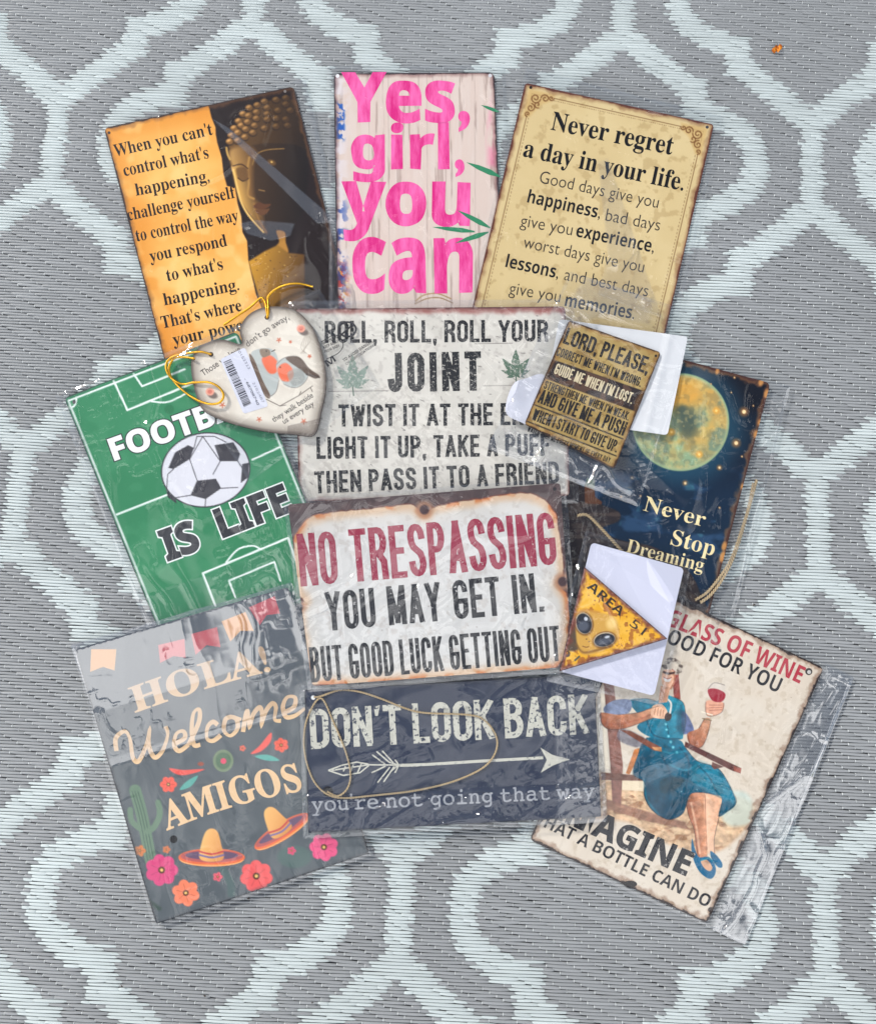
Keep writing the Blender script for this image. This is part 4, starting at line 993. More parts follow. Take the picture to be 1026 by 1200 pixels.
        c.line(smooth(z(*ln), 5), .7, OL, 1.0, .6)
    c.fill(smooth(z((300, 640), (340, 760), (430, 830), (500, 770), (520, 700), (440, 760), (360, 720)), 5, True), T2, 5, .7); c.fill(smooth(z((480, 250), (500, 330), (490, 400), (455, 380), (460, 300)), 5, True), T2, 4, .6); c.fill(smooth(z((230, 610), (260, 520), (330, 480), (300, 580)), 5, True), T2, 5, .6)
    for ln in (((420, 560), (500, 590), (560, 560)), ((330, 470), (420, 500), (500, 490)), ((540, 620), (620, 660), (740, 700))): c.line(smooth(z(*ln), 5), 1.6, T3, 2, .7)
    # chair arms
    c.fill(z((160, 378), (215, 385), (375, 470), (372, 492), (335, 486)), (122, 72, 56), 1); c.fill(z((325, 468), (375, 470), (378, 492), (340, 484)), (190, 134, 88), .8)
    c.fill(z((500, 440), (790, 578), (786, 606), (740, 590), (495, 466)), (88, 50, 46), 1); c.fill(z((750, 566), (792, 580), (786, 606), (752, 592)), (150, 84, 70), .8); c.fill(z((640, 545), (700, 572), (650, 585), (636, 570)), (96, 62, 56), .8)
    tx = fbm(c.X, c.Y, 5, 3, 91) - .5; t2 = fbm(c.X + .6 * c.Y, c.Y * 2.2 - c.X, 9, 3, 92) - .5; fig = np.clip(sdpoly(c.X, c.Y, z((0, 60), (480, 40), (860, 560), (860, 900), (700, 1160), (520, 1040), (0, 860))) / 6, 0, 1)
    fig = fig * sstep(18, 55, np.abs(c.c - np.array((208, 198, 184))).max(1))
    c.c *= (1 + (.30 * tx + .30 * t2) * fig)[:, None]
    c.specks(120, 6, (116, 92, 72), .25, .7, a=.8)
    c.rust(poly, 5.5, ((44, 34, 32), (112, 78, 58)), 41, 8)
zf = add_plate(th, q, .0006, 6, (206, 194, 178), paint, M_PRINT, step=.6)
RED = (168, 52, 66); KK = (28, 28, 34)
write(th, zf, "A GLASS OF WINE", (757, 723), (936, 801), 20, 'sansb', RED, off=.006, arc=2)
write(th, zf, "IS GOOD FOR YOU", (742, 738), (910, 812), 18, 'sansb', KK, arc=2)
write(th, zf, "IMAGINE", (646, 957), (802.5, 1026), 28, 'sansb', KK, off=.02, mat=worn_ink((150, 146, 142), .36, .41, 160))
write(th, zf, "WHAT A BOTTLE CAN DO", (618, 960), (828, 1063.5), 14.5, 'sansb', KK)
disc(th, zf, 947, 787, 4.2, (52, 44, 42)); disc(th, zf, 947.4, 787.6, 2.3, (186, 184, 180), .00015); disc(th, zf, 832, 1066, 3, (60, 50, 46)); disc(th, zf, 738, 1036, 8, (34, 30, 30), .00008, 'worn_patch', 4)
sleeve(th, [(750, 675), (1001, 793), (873, 1107), (608, 988)], 71, .0009, 34, (-.45, 1), 1.0,
       extra=[([(968, 778), (1003, 794), (873, 1110), (832, 1090)], 6.5, .0009), ([(742, 905), (860, 850), (868, 862), (748, 925)], .7, .0004, 1)])  # the flap's bright sheen is painted in by raised reflectance

# ================================================================== 8 welcome sign
q = [(88, 761), (337, 688), (432, 1000), (183, 1083)]
th = sign('wooden_sign', 'charcoal hanging board with peach HOLA lettering, bunting flags, cactus, straw hats', 'sign', q)
def paint(c, poly):
    z = Z(150, 850, 3.538); z2 = Z(70, 680, 2.7)
    c.mix(sstep(.4, .7, c.n(40, 4, 6)) * .5, (98, 104, 108)); c.mix(sstep(.55, .7, fbm(c.X, c.Y * .4, 14, 4, 16)) * .3, (122, 126, 128))
    def flower(x, y, r, colr, k=6, ph=0.0):
        px, py = z((x, y))[0]; r = r / 3.538
        for i in range(k):
            a = ph + 2 * math.pi * i / k; c.ell(px + r * .58 * math.cos(a), py + r * .55 * math.sin(a), r * .46, r * .40, colr, math.degrees(a), 1.2)
            c.line([(px, py), (px + r * .7 * math.cos(a), py + r * .68 * math.sin(a))], .6, tuple(np.array(colr) * .72), .8, .8)
        c.ell(px, py, r * .22, r * .22, (96, 60, 44), 0, 1); c.ell(px, py, r * .1, r * .1, (230, 190, 110), 0, .7)
    CAC, CD = (104, 128, 108), (70, 92, 80)
    c.line(smooth(z((30, 270), (60, 380), (95, 560)), 5), 14, CAC, 1.5)
    for o in (-12, 0, 12): c.line(smooth(z((30 + o, 275), (60 + o, 380), (95 + o, 560)), 5), 1, CD, 1)
    c.line(smooth(z((10, 350), (15, 395), (45, 425)), 5), 6.5, CAC, 1.3); c.line(smooth(z((126, 320), (132, 370), (110, 420), (80, 440)), 5), 7, CAC, 1.3)
    c.line(smooth(z((20, 560), (60, 700), (130, 760)), 5), 5, (58, 76, 66), 3, .7); c.line(smooth(z((360, 560), (420, 640), (430, 700)), 5), 9, (84, 104, 102), 2.5, .7); c.ell(*z((690, 545))[0], 20, 13, (82, 104, 100), 0, 3, .8)
    flower(140, 600, 66, (206, 74, 122), 7); flower(240, 695, 56, (232, 128, 96), 6, .3); flower(532, 625, 66, (222, 92, 92), 7, .2); flower(812, 505, 58, (218, 86, 128), 7, .5)
    flower(168, 245, 34, (226, 92, 76), 6); flower(635, 82, 30, (224, 98, 80), 6, .4); flower(372, 628, 20, (220, 96, 110), 5); flower(678, 520, 18, (208, 80, 110), 5)
    flower(50, 520, 24, (200, 120, 70), 5); flower(160, 515, 16, (204, 116, 72), 5); flower(475, 95, 13, (226, 110, 90), 5)
    c.ell(*z((395, 147))[0], 12, 13, (120, 136, 110), 0, 1.5); c.ell(*z((395, 147))[0], 9, 10, (86, 110, 88), 0, 2); c.ell(*z((396, 148))[0], 3.4, 3.4, (210, 80, 104), 0, 1)
    c.fill(smooth(z((172, 178), (230, 185), (318, 182), (240, 206), (195, 200)), 5, True), (222, 92, 84), 1); c.fill(smooth(z((508, 118), (545, 85), (592, 30), (590, 70), (550, 108)), 5, True), (222, 96, 88), 1)
    c.fill(smooth(z((215, 268), (240, 235), (290, 208), (262, 252)), 5, True), (92, 160, 150), 1); c.fill(smooth(z((525, 128), (580, 122), (628, 145), (575, 146)), 5, True), (96, 164, 154), 1); c.ell(*z((302, 160))[0], 3.6, 2.4, (150, 84, 70), 0, 1)
    # straw hats
    for (cx, cy, rot, sc) in ((347, 548, 0, 1.0), (638, 440, -32, .96)):
        px, py = z((cx, cy))[0]; rr = math.radians(rot)
        f = lambda a, b: (px + sc * (a * math.cos(rr) - b * math.sin(rr)), py + sc * (a * math.sin(rr) + b * math.cos(rr)))
        ring = [f(39 * math.cos(t), 10.5 * math.sin(t)) for t in np.linspace(0, 2 * math.pi, 40, endpoint=False)]; c.fill(ring, (222, 108, 72), 1.2)
        c.fill([f(36.5 * math.cos(t), -1.5 + 7.5 * math.sin(t)) for t in np.linspace(0, 2 * math.pi, 40, endpoint=False)], (176, 94, 92), 1); c.fill([f(31 * math.cos(t), -2.5 + 5.2 * math.sin(t)) for t in np.linspace(0, 2 * math.pi, 40, endpoint=False)], (104, 84, 106), 1)
        c.line([f(36 * math.cos(t), 3 + 6 * math.sin(t)) for t in np.linspace(.25, 2.9, 24)], 1.3, (238, 150, 84), .9); c.line([f(38 * math.cos(t), 1 + 9 * math.sin(t)) for t in np.linspace(.2, 2.95, 24)], .8, (240, 176, 110), .8)
        c.fill(smooth([f(-14, 1), f(-12, -16), f(-7, -30), f(0, -34), f(7, -30), f(11, -16), f(14, 1), f(0, 5)], 5, True), (232, 180, 112), 1.2, 1, (206, 140, 80), (1, .3)); c.line(smooth([f(-14, -7), f(0, -4), f(13, -7)], 5), 2.2, (190, 78, 76), .9); c.line(smooth([f(-14, -3), f(0, 0), f(14, -3)], 5), 2.2, (120, 110, 150), .9)
    c.rust(poly, 1.6, ((40, 42, 46), (80, 82, 86)), 71, 20, .8)
zf = add_plate(th, q, .0032, 3, (84, 91, 96), paint, M_WOOD, edge=(44, 44, 48), step=.9)
PEACH = (222, 188, 148)
write(th, zf, "HOLA!", (159, 835), (317, 786), 29.5, 'serif', PEACH, arc=2.5, off=.012, jit=.3)
write(th, zf, "AMIGOS", (196, 973), (355, 926), 32, 'serif', PEACH, arc=5.0, off=.012, jit=.3)
# brush script
z2 = Z(70, 680, 2.7)
V = []; T = []; zl = []
for st in (((180, 540), (178, 500), (205, 478), (222, 500), (232, 560), (250, 572), (275, 520), (285, 470), (282, 520), (300, 560), (325, 540), (342, 490), (335, 462)),
           ((358, 520), (395, 500), (392, 478), (370, 485), (362, 520), (378, 540), (408, 520)), ((408, 520), (440, 450), (442, 410), (424, 420), (418, 470), (425, 520), (445, 520)),
           ((500, 458), (485, 448), (468, 465), (466, 500), (485, 508), (510, 490)), ((545, 432), (525, 440), (520, 475), (540, 492), (562, 470), (560, 440), (543, 432), (575, 440)),
           ((580, 480), (588, 430), (595, 415), (600, 465), (612, 425), (632, 402), (640, 420), (638, 458), (652, 415), (672, 390), (684, 402), (680, 440), (700, 445)),
           ((705, 420), (740, 402), (745, 372), (720, 370), (706, 400), (716, 432), (745, 428), (775, 405))):
    p = smooth(z2(*st), 7); v = []; f = []
    ribbon(p, 5.0, v, f, False)
    for i_ in range(len(p)):
        k = 0.72 + .36 * abs(math.sin(i_ * .11 + 1)); m_ = (v[2 * i_] + v[2 * i_ + 1]) / 2; v[2 * i_] = m_ + (v[2 * i_] - m_) * k; v[2 * i_ + 1] = m_ + (v[2 * i_ + 1] - m_) * k
    b0 = len(V); V += v; T += [(a + b0, b + b0, c_ + b0) for a, b, c_ in f]; zl += list(np.linspace(0, 4e-5, len(v)) + len(zl) * 1e-8)
zl = np.array(zl); put(th, lambda X, Y: zf(X, Y) + zl, np.array(V), np.array(T), PEACH, .00006, M_WOOD)
for pl, col_ in ((((100, 218), (180, 218), (174, 286), (138, 274), (97, 290)), (236, 178, 104)), (((312, 205), (395, 185), (399, 245), (360, 240), (318, 262)), (224, 100, 104)), (((416, 170), (498, 148), (509, 212), (465, 205), (430, 236)), (224, 92, 96)),
                 (((512, 130), (588, 100), (614, 160), (572, 160), (540, 194)), (236, 172, 96)), (((598, 86), (680, 50), (697, 105), (655, 110), (633, 142)), (220, 92, 98))):
    shape(th, zf, z2(*pl), col_, .00006, M_WOOD, 'flag_print')
disc(th, zf, 203.5, 983.5, 4.6, (24, 24, 26), .00012, 'nail_hole')
sl_ = sleeve(th, [(83, 756), (342, 682), (438, 1002), (180, 1090)], 83, .00045, 38, (.25, 1), 1.0, extra=[([(83, 756), (342, 682), (388, 822), (130, 898)], 3.0, .0002, 1), ([(83, 756), (342, 682), (360, 760), (112, 836)], 2.6, .0001, 1), ([(126, 890), (386, 816), (389, 824), (130, 899)], 1.5, .0003, 1)])

# ================================================================== 9 navy arrow sign
q = [(357, 809), (696, 790), (704, 957), (361, 976)]
th = sign('wooden_sign', 'navy hanging board with chipped cream capitals, a white arrow and a jute twine loop', 'sign', q)
def paint(c, poly):
    c.mix(sstep(.4, .7, c.n(30, 4, 6)) * .6, (40, 48, 68)); c.mix(sstep(.60, .68, c.n(9, 4, 13)) * .25, (84, 88, 100)); c.specks(160, 9, (110, 114, 124), .25, .6, a=.6)
    c.rust(poly, 1.2, ((30, 32, 40), (60, 64, 76)), 71, 20, .7)
zf = add_plate(th, q, .0032, 2, (50, 57, 74), paint, M_WOOD, edge=(34, 36, 44), step=1.3)
IV = (188, 187, 176)
gothic(th, zf, "DON'T LOOK BACK", (364.5, 878), (689.5, 860), 47, 7.2, IV, worn_ink((60, 66, 80), .40, .44, 260), gap=.42, space=.45)
z = Z(330, 780, 2.565)
ma = worn_ink((70, 76, 88), .36, .42, 360)
V = []; T = []
def rb(pts, wd):
    v = []; f = []; ribbon(z(*pts), wd, v, f, False); b0 = len(V); V.extend(v); T.extend([(a + b0, b + b0, c_ + b0) for a, b, c_ in f])
rb([(355, 300), (440, 297), (600, 287), (785, 277)], 3.4)
for s_ in (((140, 315), (180, 300), (225, 290), (260, 296)), ((140, 315), (185, 330), (235, 322), (262, 300)), ((150, 315), (260, 298), (350, 299)), ((185, 318), (192, 303)), ((205, 326), (215, 296)), ((228, 322), (240, 294)), ((285, 258), (322, 290)), ((302, 256), (335, 292)), ((272, 268), (310, 296)), ((288, 352), (325, 305)), ((306, 350), (338, 303)), ((270, 322), (312, 302)), ((322, 290), (350, 299), (328, 318)), ((340, 282), (352, 299), (340, 322))): rb(s_, 1.7)
for x in (362, 375, 388, 402): rb(((x, 296), (x + 6, 303)), 2.6)
zl = np.linspace(0, 6e-5, len(V)); put(th, lambda X, Y: zf(X, Y) + zl, np.array(V), np.array(T), IV, .00006, ma, 'arrow_print')
shape(th, zf, z((776, 246), (812, 268), (865, 282), (815, 300), (778, 322), (796, 283)), IV, .00014, ma, 'arrow_print')
write(th, zf, "you're not going that way", (365.5, 951), (696.5, 934.5), 15, 'mono', (152, 155, 162), off=.008, mat=ma)
disc(th, zf, 384, 927.5, 6.2, (22, 22, 26), .00012); disc(th, zf, 367, 817.5, 2.6, (222, 224, 226), .00012)
cord(th, z((97, 95), (118, 92), (170, 75), (230, 78), (300, 100), (370, 128), (430, 142), (560, 148), (610, 165), (645, 215), (640, 265), (600, 310), (510, 350), (400, 376), (280, 390), (190, 398), (140, 388), (100, 352), (75, 290), (67, 220), (80, 150), (118, 98), (155, 168), (192, 258), (207, 325), (197, 370), (168, 392), (137, 378)), .0010, M_TWINE, 'hanging_twine')
sleeve(th, [(351, 803), (702, 783), (711, 963), (355, 983)], 93, .0011, 30, (1, -.5), 1.1,
       extra=[([(351, 936), (711, 920), (711, 965), (355, 985)], .3, .0030), ([(650, 786), (704, 783), (711, 965), (654, 968)], 1.6, .0012, 1)])

# ================================================================== 10 burnt edge warning sign
q = [(337, 591), (656, 566), (671, 781), (366, 804)]
th = sign('metal_sign', 'white burnt edge metal sign reading NO TRESPASSING in maroon capitals', 'sign', q)
def paint(c, poly):
    z = Z(320, 550, 2.85)
    inner = smooth(z((66, 250), (80, 205), (125, 160), (200, 145), (430, 118), (480, 128), (505, 150), (530, 125), (640, 105), (780, 82), (860, 82), (925, 120), (955, 200), (972, 340), (955, 385), (985, 430), (985, 560), (962, 640), (900, 672), (700, 684), (150, 722), (118, 690), (95, 560), (78, 470), (100, 440), (74, 400)), 4, True)
    dd = sdpoly(c.X, c.Y, inner) + 4 * (c.n(12, 4, 6) - .5)
    c.mix(sstep(.4, .7, c.n(16, 4, 31)) * .6, (104, 84, 82))
    c.mix(sstep(-1, 1, dd), (206, 178, 150)); c.mix(sstep(-1, 1, dd) * (1 - sstep(1, 8, dd)) * sstep(.45, .6, c.n(18, 3, 12)), (196, 122, 72)); c.mix(sstep(3, 14, dd), (204, 200, 194)); c.mix(sstep(8, 30, dd) * .8, (205, 205, 204))
    c.mix((1 - sstep(.3, 1.2, np.abs(dd))) * .8, (96, 52, 44))
    for (x, y, r) in ((505, 135, 7), (88, 460, 5), (966, 375, 7)):
        px, py = z((x, y))[0]; c.ell(px, py, r * 1.5, r * 1.5, (168, 126, 100), 0, 5, .8); c.ell(px, py, r * .8, r * .8, (70, 50, 52), 0, 2)
    c.mix(sstep(.64, .70, c.n(7, 4, 3)) * sstep(4, 10, dd) * .3, (170, 160, 152)); c.specks(60, 8, (90, 70, 64), .3, .8, a=.7)
zf = add_plate(th, q, .0006, 4, (74, 60, 60), paint, M_PRINT, edge=(60, 50, 50), step=1.0)
mr = worn_ink((200, 172, 172), .34, .38, 300)
gothic(th, zf, "NO TRESPASSING", (352.5, 687.5), (652.8, 661.5), 62, 7.6, (148, 40, 66), mr, gap=.42, space=.75)
gothic(th, zf, "YOU MAY GET IN.", (384, 739.6), (638, 716.6), 46, 6.1, (30, 30, 33), worn_ink((190, 188, 188), .34, .38, 300), gap=.5, space=.8)
gothic(th, zf, "BUT GOOD LUCK GETTING OUT", (365, 800), (657.5, 774.3), 41.5, 4.5, (30, 30, 33), worn_ink((190, 188, 188), .34, .38, 300), gap=.45, space=.55)
disc(th, zf, 649.5, 573, 2.2, (30, 26, 28))
sleeve(th, [(331, 586), (662, 559), (679, 787), (361, 811)], 103, .0010, 40, (1, -1.1), 1.8, extra=[([(388, 590), (392, 600), (402, 700), (402, 806), (366, 811), (331, 586)], .5, .0003, 1), ([(340, 640), (660, 620), (672, 730), (362, 745)], .2, .0004)])

# ================================================================== 11 heart plaque
z4 = Z(180, 320, 4.461)
out = smooth([(283, 403), (281, 387), (289, 371), (306, 361), (330, 359.5), (350, 366), (368, 387), (379, 420), (382, 452), (376, 484), (368, 509.5), (345, 509), (314, 506), (281, 499), (252, 489), (236, 478), (227, 452), (224, 425), (231, 409), (244, 401), (262, 398)], 5, True)
th = Thing('heart_plaque', 'cream heart shaped plaque with two robins, gold cord loops and a barcode sticker', 'plaque', out.mean(0), math.radians(34), None)
def paint(c, poly):
    d = sdpoly(c.X, c.Y, poly); z = z4
    c.mix(sstep(.4, .7, c.n(24, 4, 3)) * .5, (228, 222, 210)); c.mix((1 - sstep(2, 15, d)) * .55, (120, 110, 100)); c.mix((1 - sstep(0, 5, d)) * .7, (66, 58, 54))
    BR, RB, BW = (106, 88, 76), (226, 112, 80), (176, 182, 180)
    c.fill(smooth(z((510, 420), (560, 395), (620, 400), (650, 450), (655, 560), (640, 620), (600, 650), (560, 600), (530, 500)), 5, True), BW, 1.2); c.fill(smooth(z((500, 430), (525, 450), (570, 560), (610, 640), (590, 650), (540, 570)), 5, True), BR, 1.2)
    c.fill(smooth(z((565, 450), (610, 430), (650, 470), (640, 520), (600, 520)), 5, True), RB, 2); c.fill(smooth(z((555, 400), (600, 398), (610, 425), (570, 440)), 5, True), (132, 116, 100), 1.5)
    c.fill(smooth(z((640, 480), (690, 440), (760, 440), (810, 510), (790, 570), (740, 600), (680, 580)), 5, True), BW, 1.2); c.fill(smooth(z((690, 445), (760, 440), (815, 500), (865, 535), (845, 552), (800, 530), (760, 500)), 5, True), (96, 80, 70), 1.4); c.fill(smooth(z((648, 500), (690, 470), (730, 510), (720, 560), (670, 560)), 5, True), RB, 2); c.line(z((800, 530), (866, 545)), 2, (70, 58, 52), 1)
    c.line(smooth(z((640, 480), (690, 440), (760, 440), (810, 510), (790, 570), (740, 600), (680, 580)), 5), .6, (130, 120, 112), .8); c.line(smooth(z((655, 560), (640, 620), (600, 650)), 5), .7, (130, 120, 112), .8); c.ell(*z((590, 408))[0], .8, .8, (40, 32, 30)); c.line(z((618, 410), (634, 402)), 1, (60, 50, 44)); c.ell(*z((662, 492))[0], .8, .8, (40, 32, 30)); c.fill(smooth(z((700, 520), (770, 500), (790, 560), (730, 590)), 4, True), (150, 152, 148), 2, .7)
    for ln in (((590, 660), (660, 695), (760, 640), (830, 590)), ((660, 695), (690, 690)), ((760, 640), (770, 620)), ((820, 600), (830, 620))): c.line(z(*ln), .8, (84, 74, 66), .8)
    for (x, y, s) in ((655, 350, 2.6), (552, 765, 2.8), (785, 775, 3.2), (815, 435, 2), (715, 360, 1.4), (360, 690, 3)):
        px, py = z((x, y))[0]
        for k in range(5): a = k * 2 * math.pi / 5 + .3; c.line([(px, py), (px + s * math.cos(a), py + s * math.sin(a))], 1.2, (196, 110, 84), .8)
    for (x, y) in ((770, 290), (295, 620)):
        px, py = z((x, y))[0]; c.ell(px + 3, py + 4, 6, 4, (96, 84, 80), 20, 2, .8); c.ell(px, py, 5, 4.6, (226, 160, 140), 0, 1.4); c.ell(px, py, 2.6, 2.4, (208, 120, 104), 0, 1)
    for k in range(5): c.line(smooth(z((790 + k * 6, 330), (770 + 12 * k, 390 - 8 * k), (800 - 8 * k, 420)), 4), .5, (150, 138, 126), .7, .8)
    for k in range(40):
        a = k / 40; x0 = 700 + 170 * a; c.line(z((x0, 846 - 12 * abs(a - .8)), (x0 + 3, 800 - 40 * a)), .5, (70, 60, 56), .8, .6)
zf = add_plate(th, None, .0036, 0, (214, 206, 194), paint, M_WOOD, edge=(60, 54, 50), step=.8, outline=out, centre=(300, 430))
write(th, zf, "Those we love", (238.5, 441), (283, 411), 7.4, 'plain', (84, 78, 74), off=.008); write(th, zf, "don't go away,", (290.5, 407), (339.5, 374), 7.4, 'plain', (84, 78, 74), arc=1.5, off=.006)
write(th, zf, "they walk beside", (321, 495), (367.5, 465), 6.4, 'plain', (60, 54, 52), off=.008); write(th, zf, "us every day", (333, 497), (368.5, 475), 6.4, 'plain', (60, 54, 52), off=.008)
disc(th, zf, 312.8, 372, 2.7, (58, 50, 42)); disc(th, zf, 247.4, 415.3, 2.8, (72, 62, 50))
# sticker with bars and figures
X, Y, nu, nv = quad_grid([(258, 421), (287, 407), (314.5, 476), (285.5, 485)], 3, 1.0); X = X.ravel(); Y = Y.ravel()
st_o = put(th, zf, np.stack([X, Y], 1), np.concatenate([grid_quads(nu, nv)[:, [0, 1, 2]], grid_quads(nu, nv)[:, [0, 2, 3]]]), (206, 208, 222), .0003, M_PAPER, 'barcode_sticker')
r = np.random.RandomState(4); a0 = np.array([262, 424.5]); a1 = np.array([286.5, 478.5]); dv = (a1 - a0); LL = np.linalg.norm(dv); dv /= LL; nn = np.array([dv[1], -dv[0]])
t = 0; V = []; T = []
while t < LL - 2:
    wd = r.choice([.55, .55, .9, 1.3, 1.7]); b0 = len(V); ln_ = 9.5
    for s_, u in ((t, 0), (t + wd, 0), (t + wd, ln_), (t, ln_)): V.append(a0 + dv * s_ + nn * u)
    T += [(b0, b0 + 1, b0 + 2), (b0, b0 + 2, b0 + 3)]; t += wd + r.choice([.55, .8, 1.1])
put(th, zf, np.array(V), np.array(T), (52, 52, 62), .0004, M_PAPER, 'barcode', st_o)
write(th, zf, "0152323", (279, 412), (291, 433), 3.0, 'plain', (120, 122, 140), lift=.0004, mat=M_PAPER); write(th, zf, "- 68708740", (286, 444), (301.5, 475), 2.8, 'plain', (80, 82, 98), lift=.0004, mat=M_PAPER, off=.01); write(th, zf, "2182487", (295.5, 448.5), (307.5, 472.5), 2.8, 'plain', (130, 132, 150), lift=.0004, mat=M_PAPER)
zs = lambda n, m: None
cord(th, z4((592, 236), (600, 205), (597, 150), (603, 118), (640, 84), (695, 60), (760, 55), (832, 72)), .00140, M_GOLD, 'gold_cord', ply=3, pitch=3.5, zpts=[-.0005, .0008, .003, .004, .004, .003, .002, .0014])
cord(th, z4((595, 226), (586, 170), (572, 135), (556, 132), (500, 182), (430, 228), (366, 272)), .00140, M_GOLD, 'gold_cord', ply=3, pitch=3.5, zpts=[-.0005, .002, .003, .002, .001, .001, .0006])
cord(th, z4((302, 425), (250, 412), (190, 418), (120, 430), (76, 458), (66, 500), (92, 548), (150, 580), (220, 572), (290, 572), (342, 598), (366, 642), (342, 678), (290, 684), (220, 660), (152, 612), (100, 556), (80, 500), (108, 446), (160, 440), (214, 448)), .00140, M_GOLD, 'gold_cord', ply=3, pitch=3.5, zpts=[0, .001, .002, .002, .001, .001, .002, .003, .002, .001, .001, .001, .002])
o_ = sleeve(th, [(200, 418), (374, 338), (446, 452), (292, 566)], 113, .0009, 26, (1, .5), 1.1, base_gap=.0008)
# black warning print on the heart's bag
def onbag(X, Y): return hm_at(X, Y, HM) + .0009
mk_ = (58, 58, 62)
a = np.linspace(0, 2 * math.pi, 40)
V = []; T = []; ribbon([(407 + 10 * math.cos(t_), 386 + 8.5 * math.sin(t_)) for t_ in a], 2.2, V, T, False); ribbon([(400, 392), (414, 380)], 2, V, T, False)
zl = np.linspace(0, 4e-5, len(V)); put(th, lambda X, Y: onbag(X, Y) + zl, np.array(V), np.array(T), mk_, 0, M_PRINT, 'warning_print', o_)
V = []; T = []; ribbon(smooth([(376, 401), (390, 393), (398, 395), (402, 405), (396, 414), (382, 421)], 5), .9, V, T, False); put(th, onbag, np.array(V), np.array(T), mk_, 0, M_PRINT, 'warning_print', o_)
for k, s_ in enumerate(("WARNING", "KEEP AWAY", "FROM BABY")): write(th, onbag, s_, (378.5 + k * 1.2, 404 + k * 5), (396 + k * 1.2, 396 + k * 5), 3.4, 'sansb', mk_, lift=0, name='warning_print')
write(th, onbag, "M", (384, 430), (394, 423), 8, 'sansb', mk_, lift=0, name='warning_print'); write(th, onbag, "TO AVOID DANGER", (403, 424), (437, 401), 3.6, 'sansb', mk_, lift=0, name='warning_print'); write(th, onbag, "OF SUFFOCATION", (406, 428), (438, 406), 3.0, 'plain', mk_, lift=0, name='warning_print')

# ================================================================== 12 small prayer sign in its bag with white card
th = sign('metal_sign', 'small brass toned metal sign of black prayer text bagged with a white card', 'sign', [(666, 375), (774, 413), (719, 550), (614, 497)])
pp = [(680, 377), (803, 394), (805.5, 397), (783, 507), (779, 509.5), (700, 492), (640, 505), (606, 493), (592, 481), (600, 452), (614, 444), (650, 440)]
zp = rest_plane(pp)
pv = [Vector((a, b, 0)) for a, b in pp]
X, Y, nu, nv = quad_grid([(655, 374), (805.5, 394.5), (781.5, 510), (632, 489)], 4, 1.5); X = X.ravel(); Y = Y.ravel()
bend = .0030 * sstep(700, 806, X) * (.6 + .4 * np.sin(Y / 26)) + .0012 * np.exp(-((X - 770 + (Y - 450) * .25) / 5) ** 2)
me = fast_mesh('backing_card', th.loc_(P(X, Y, zp(X, Y) + .0003 + bend)), grid_quads(nu, nv), col=lin((210, 212, 216)) * (1 + .05 * (fbm(X, Y, 9, 4, 3) - .5))[:, None]); link('backing_card', me, M_PAPER, th.o)
tab = smooth([(640, 500), (606, 493), (592, 481), (600, 452), (614, 444), (640, 442)], 4, True)
zt_ = lambda X, Y: zp(X, Y) + .0002 + .0028 * (1 - sstep(592, 622, np.asarray(X)))
shape(th, zt_, tab, (206, 208, 220), 0, M_PAPER, 'card_flap')
mm = sdpoly(gx, gy, pp) > 0; HM[mm] = np.maximum(HM[mm], zp(gx[mm], gy[mm]) + .0004 + .0034 * sstep(700, 806, gx[mm]))
q = [(666, 375), (774, 413), (719, 550), (614, 497)]
def paint(c, poly):
    z = Z(580, 350, 4.275)
    c.mix(sstep(.35, .65, c.n(30, 4, 4)) * .7, (184, 160, 104)); c.mix(sstep(.55, .68, c.n(7, 4, 14)) * .5, (116, 90, 50))
    c.fill(z((285, 303), (738, 460), (704, 566), (246, 398)), (46, 36, 34), 1); c.mix(np.clip(sdpoly(c.X, c.Y, z((285, 303), (738, 460), (704, 566), (246, 398))), 0, 1) * sstep(.55, .62, c.n(9, 4, 24)) * .7, (104, 76, 60))
    c.line(z((188, 528), (640, 703)), 1.6, (48, 42, 36)); c.line(z((158, 614), (605, 788)), 1.6, (48, 42, 36))
    c.rust(poly, 3.2, ((70, 48, 30), (140, 96, 48)), 64, 8)
zf = add_plate(th, q, .0006, 4, (164, 138, 82), paint, M_PRINT, edge=(80, 58, 36), step=.7)
D = (22, 18, 17); mg = worn_ink((150, 126, 76), .34, .40, 500)
gothic(th, zf, "LORD, PLEASE,", (658.5, 402), (757.5, 438.5), 19.5, 3.1, D, mg, gap=.32, space=.4)
gothic(th, zf, "CORRECT ME WHEN I'M WRONG.", (650.5, 416.5), (749.5, 453.5), 11, 1.5, D, mg, gap=.45, space=.6)
gothic(th, zf, "GUIDE ME WHEN I'M LOST.", (648, 437.5), (739.5, 473.5), 13, 1.7, (206, 192, 160), None, gap=.45, space=.6)
gothic(th, zf, "STRENGTHEN ME WHEN I'M WEAK.", (636, 455), (735.5, 493), 10, 1.4, D, mg, gap=.4, space=.55)
gothic(th, zf, "AND GIVE ME A PUSH", (629, 471.5), (729.5, 511), 17, 2.5, D, mg, gap=.38, space=.5)
gothic(th, zf, "WHEN I START TO GIVE UP.", (622, 491.5), (721.5, 530.5), 14, 1.9, D, mg, gap=.4, space=.5)
gothic(th, zf, "WATCH OVER ME EVERY MOMENT OF EVERY DAY.", (617, 505.5), (714.5, 543), 6.5, .85, D, None, gap=.5, space=.7)
disc(th, zf, 768, 417, 1.6, (50, 40, 30))
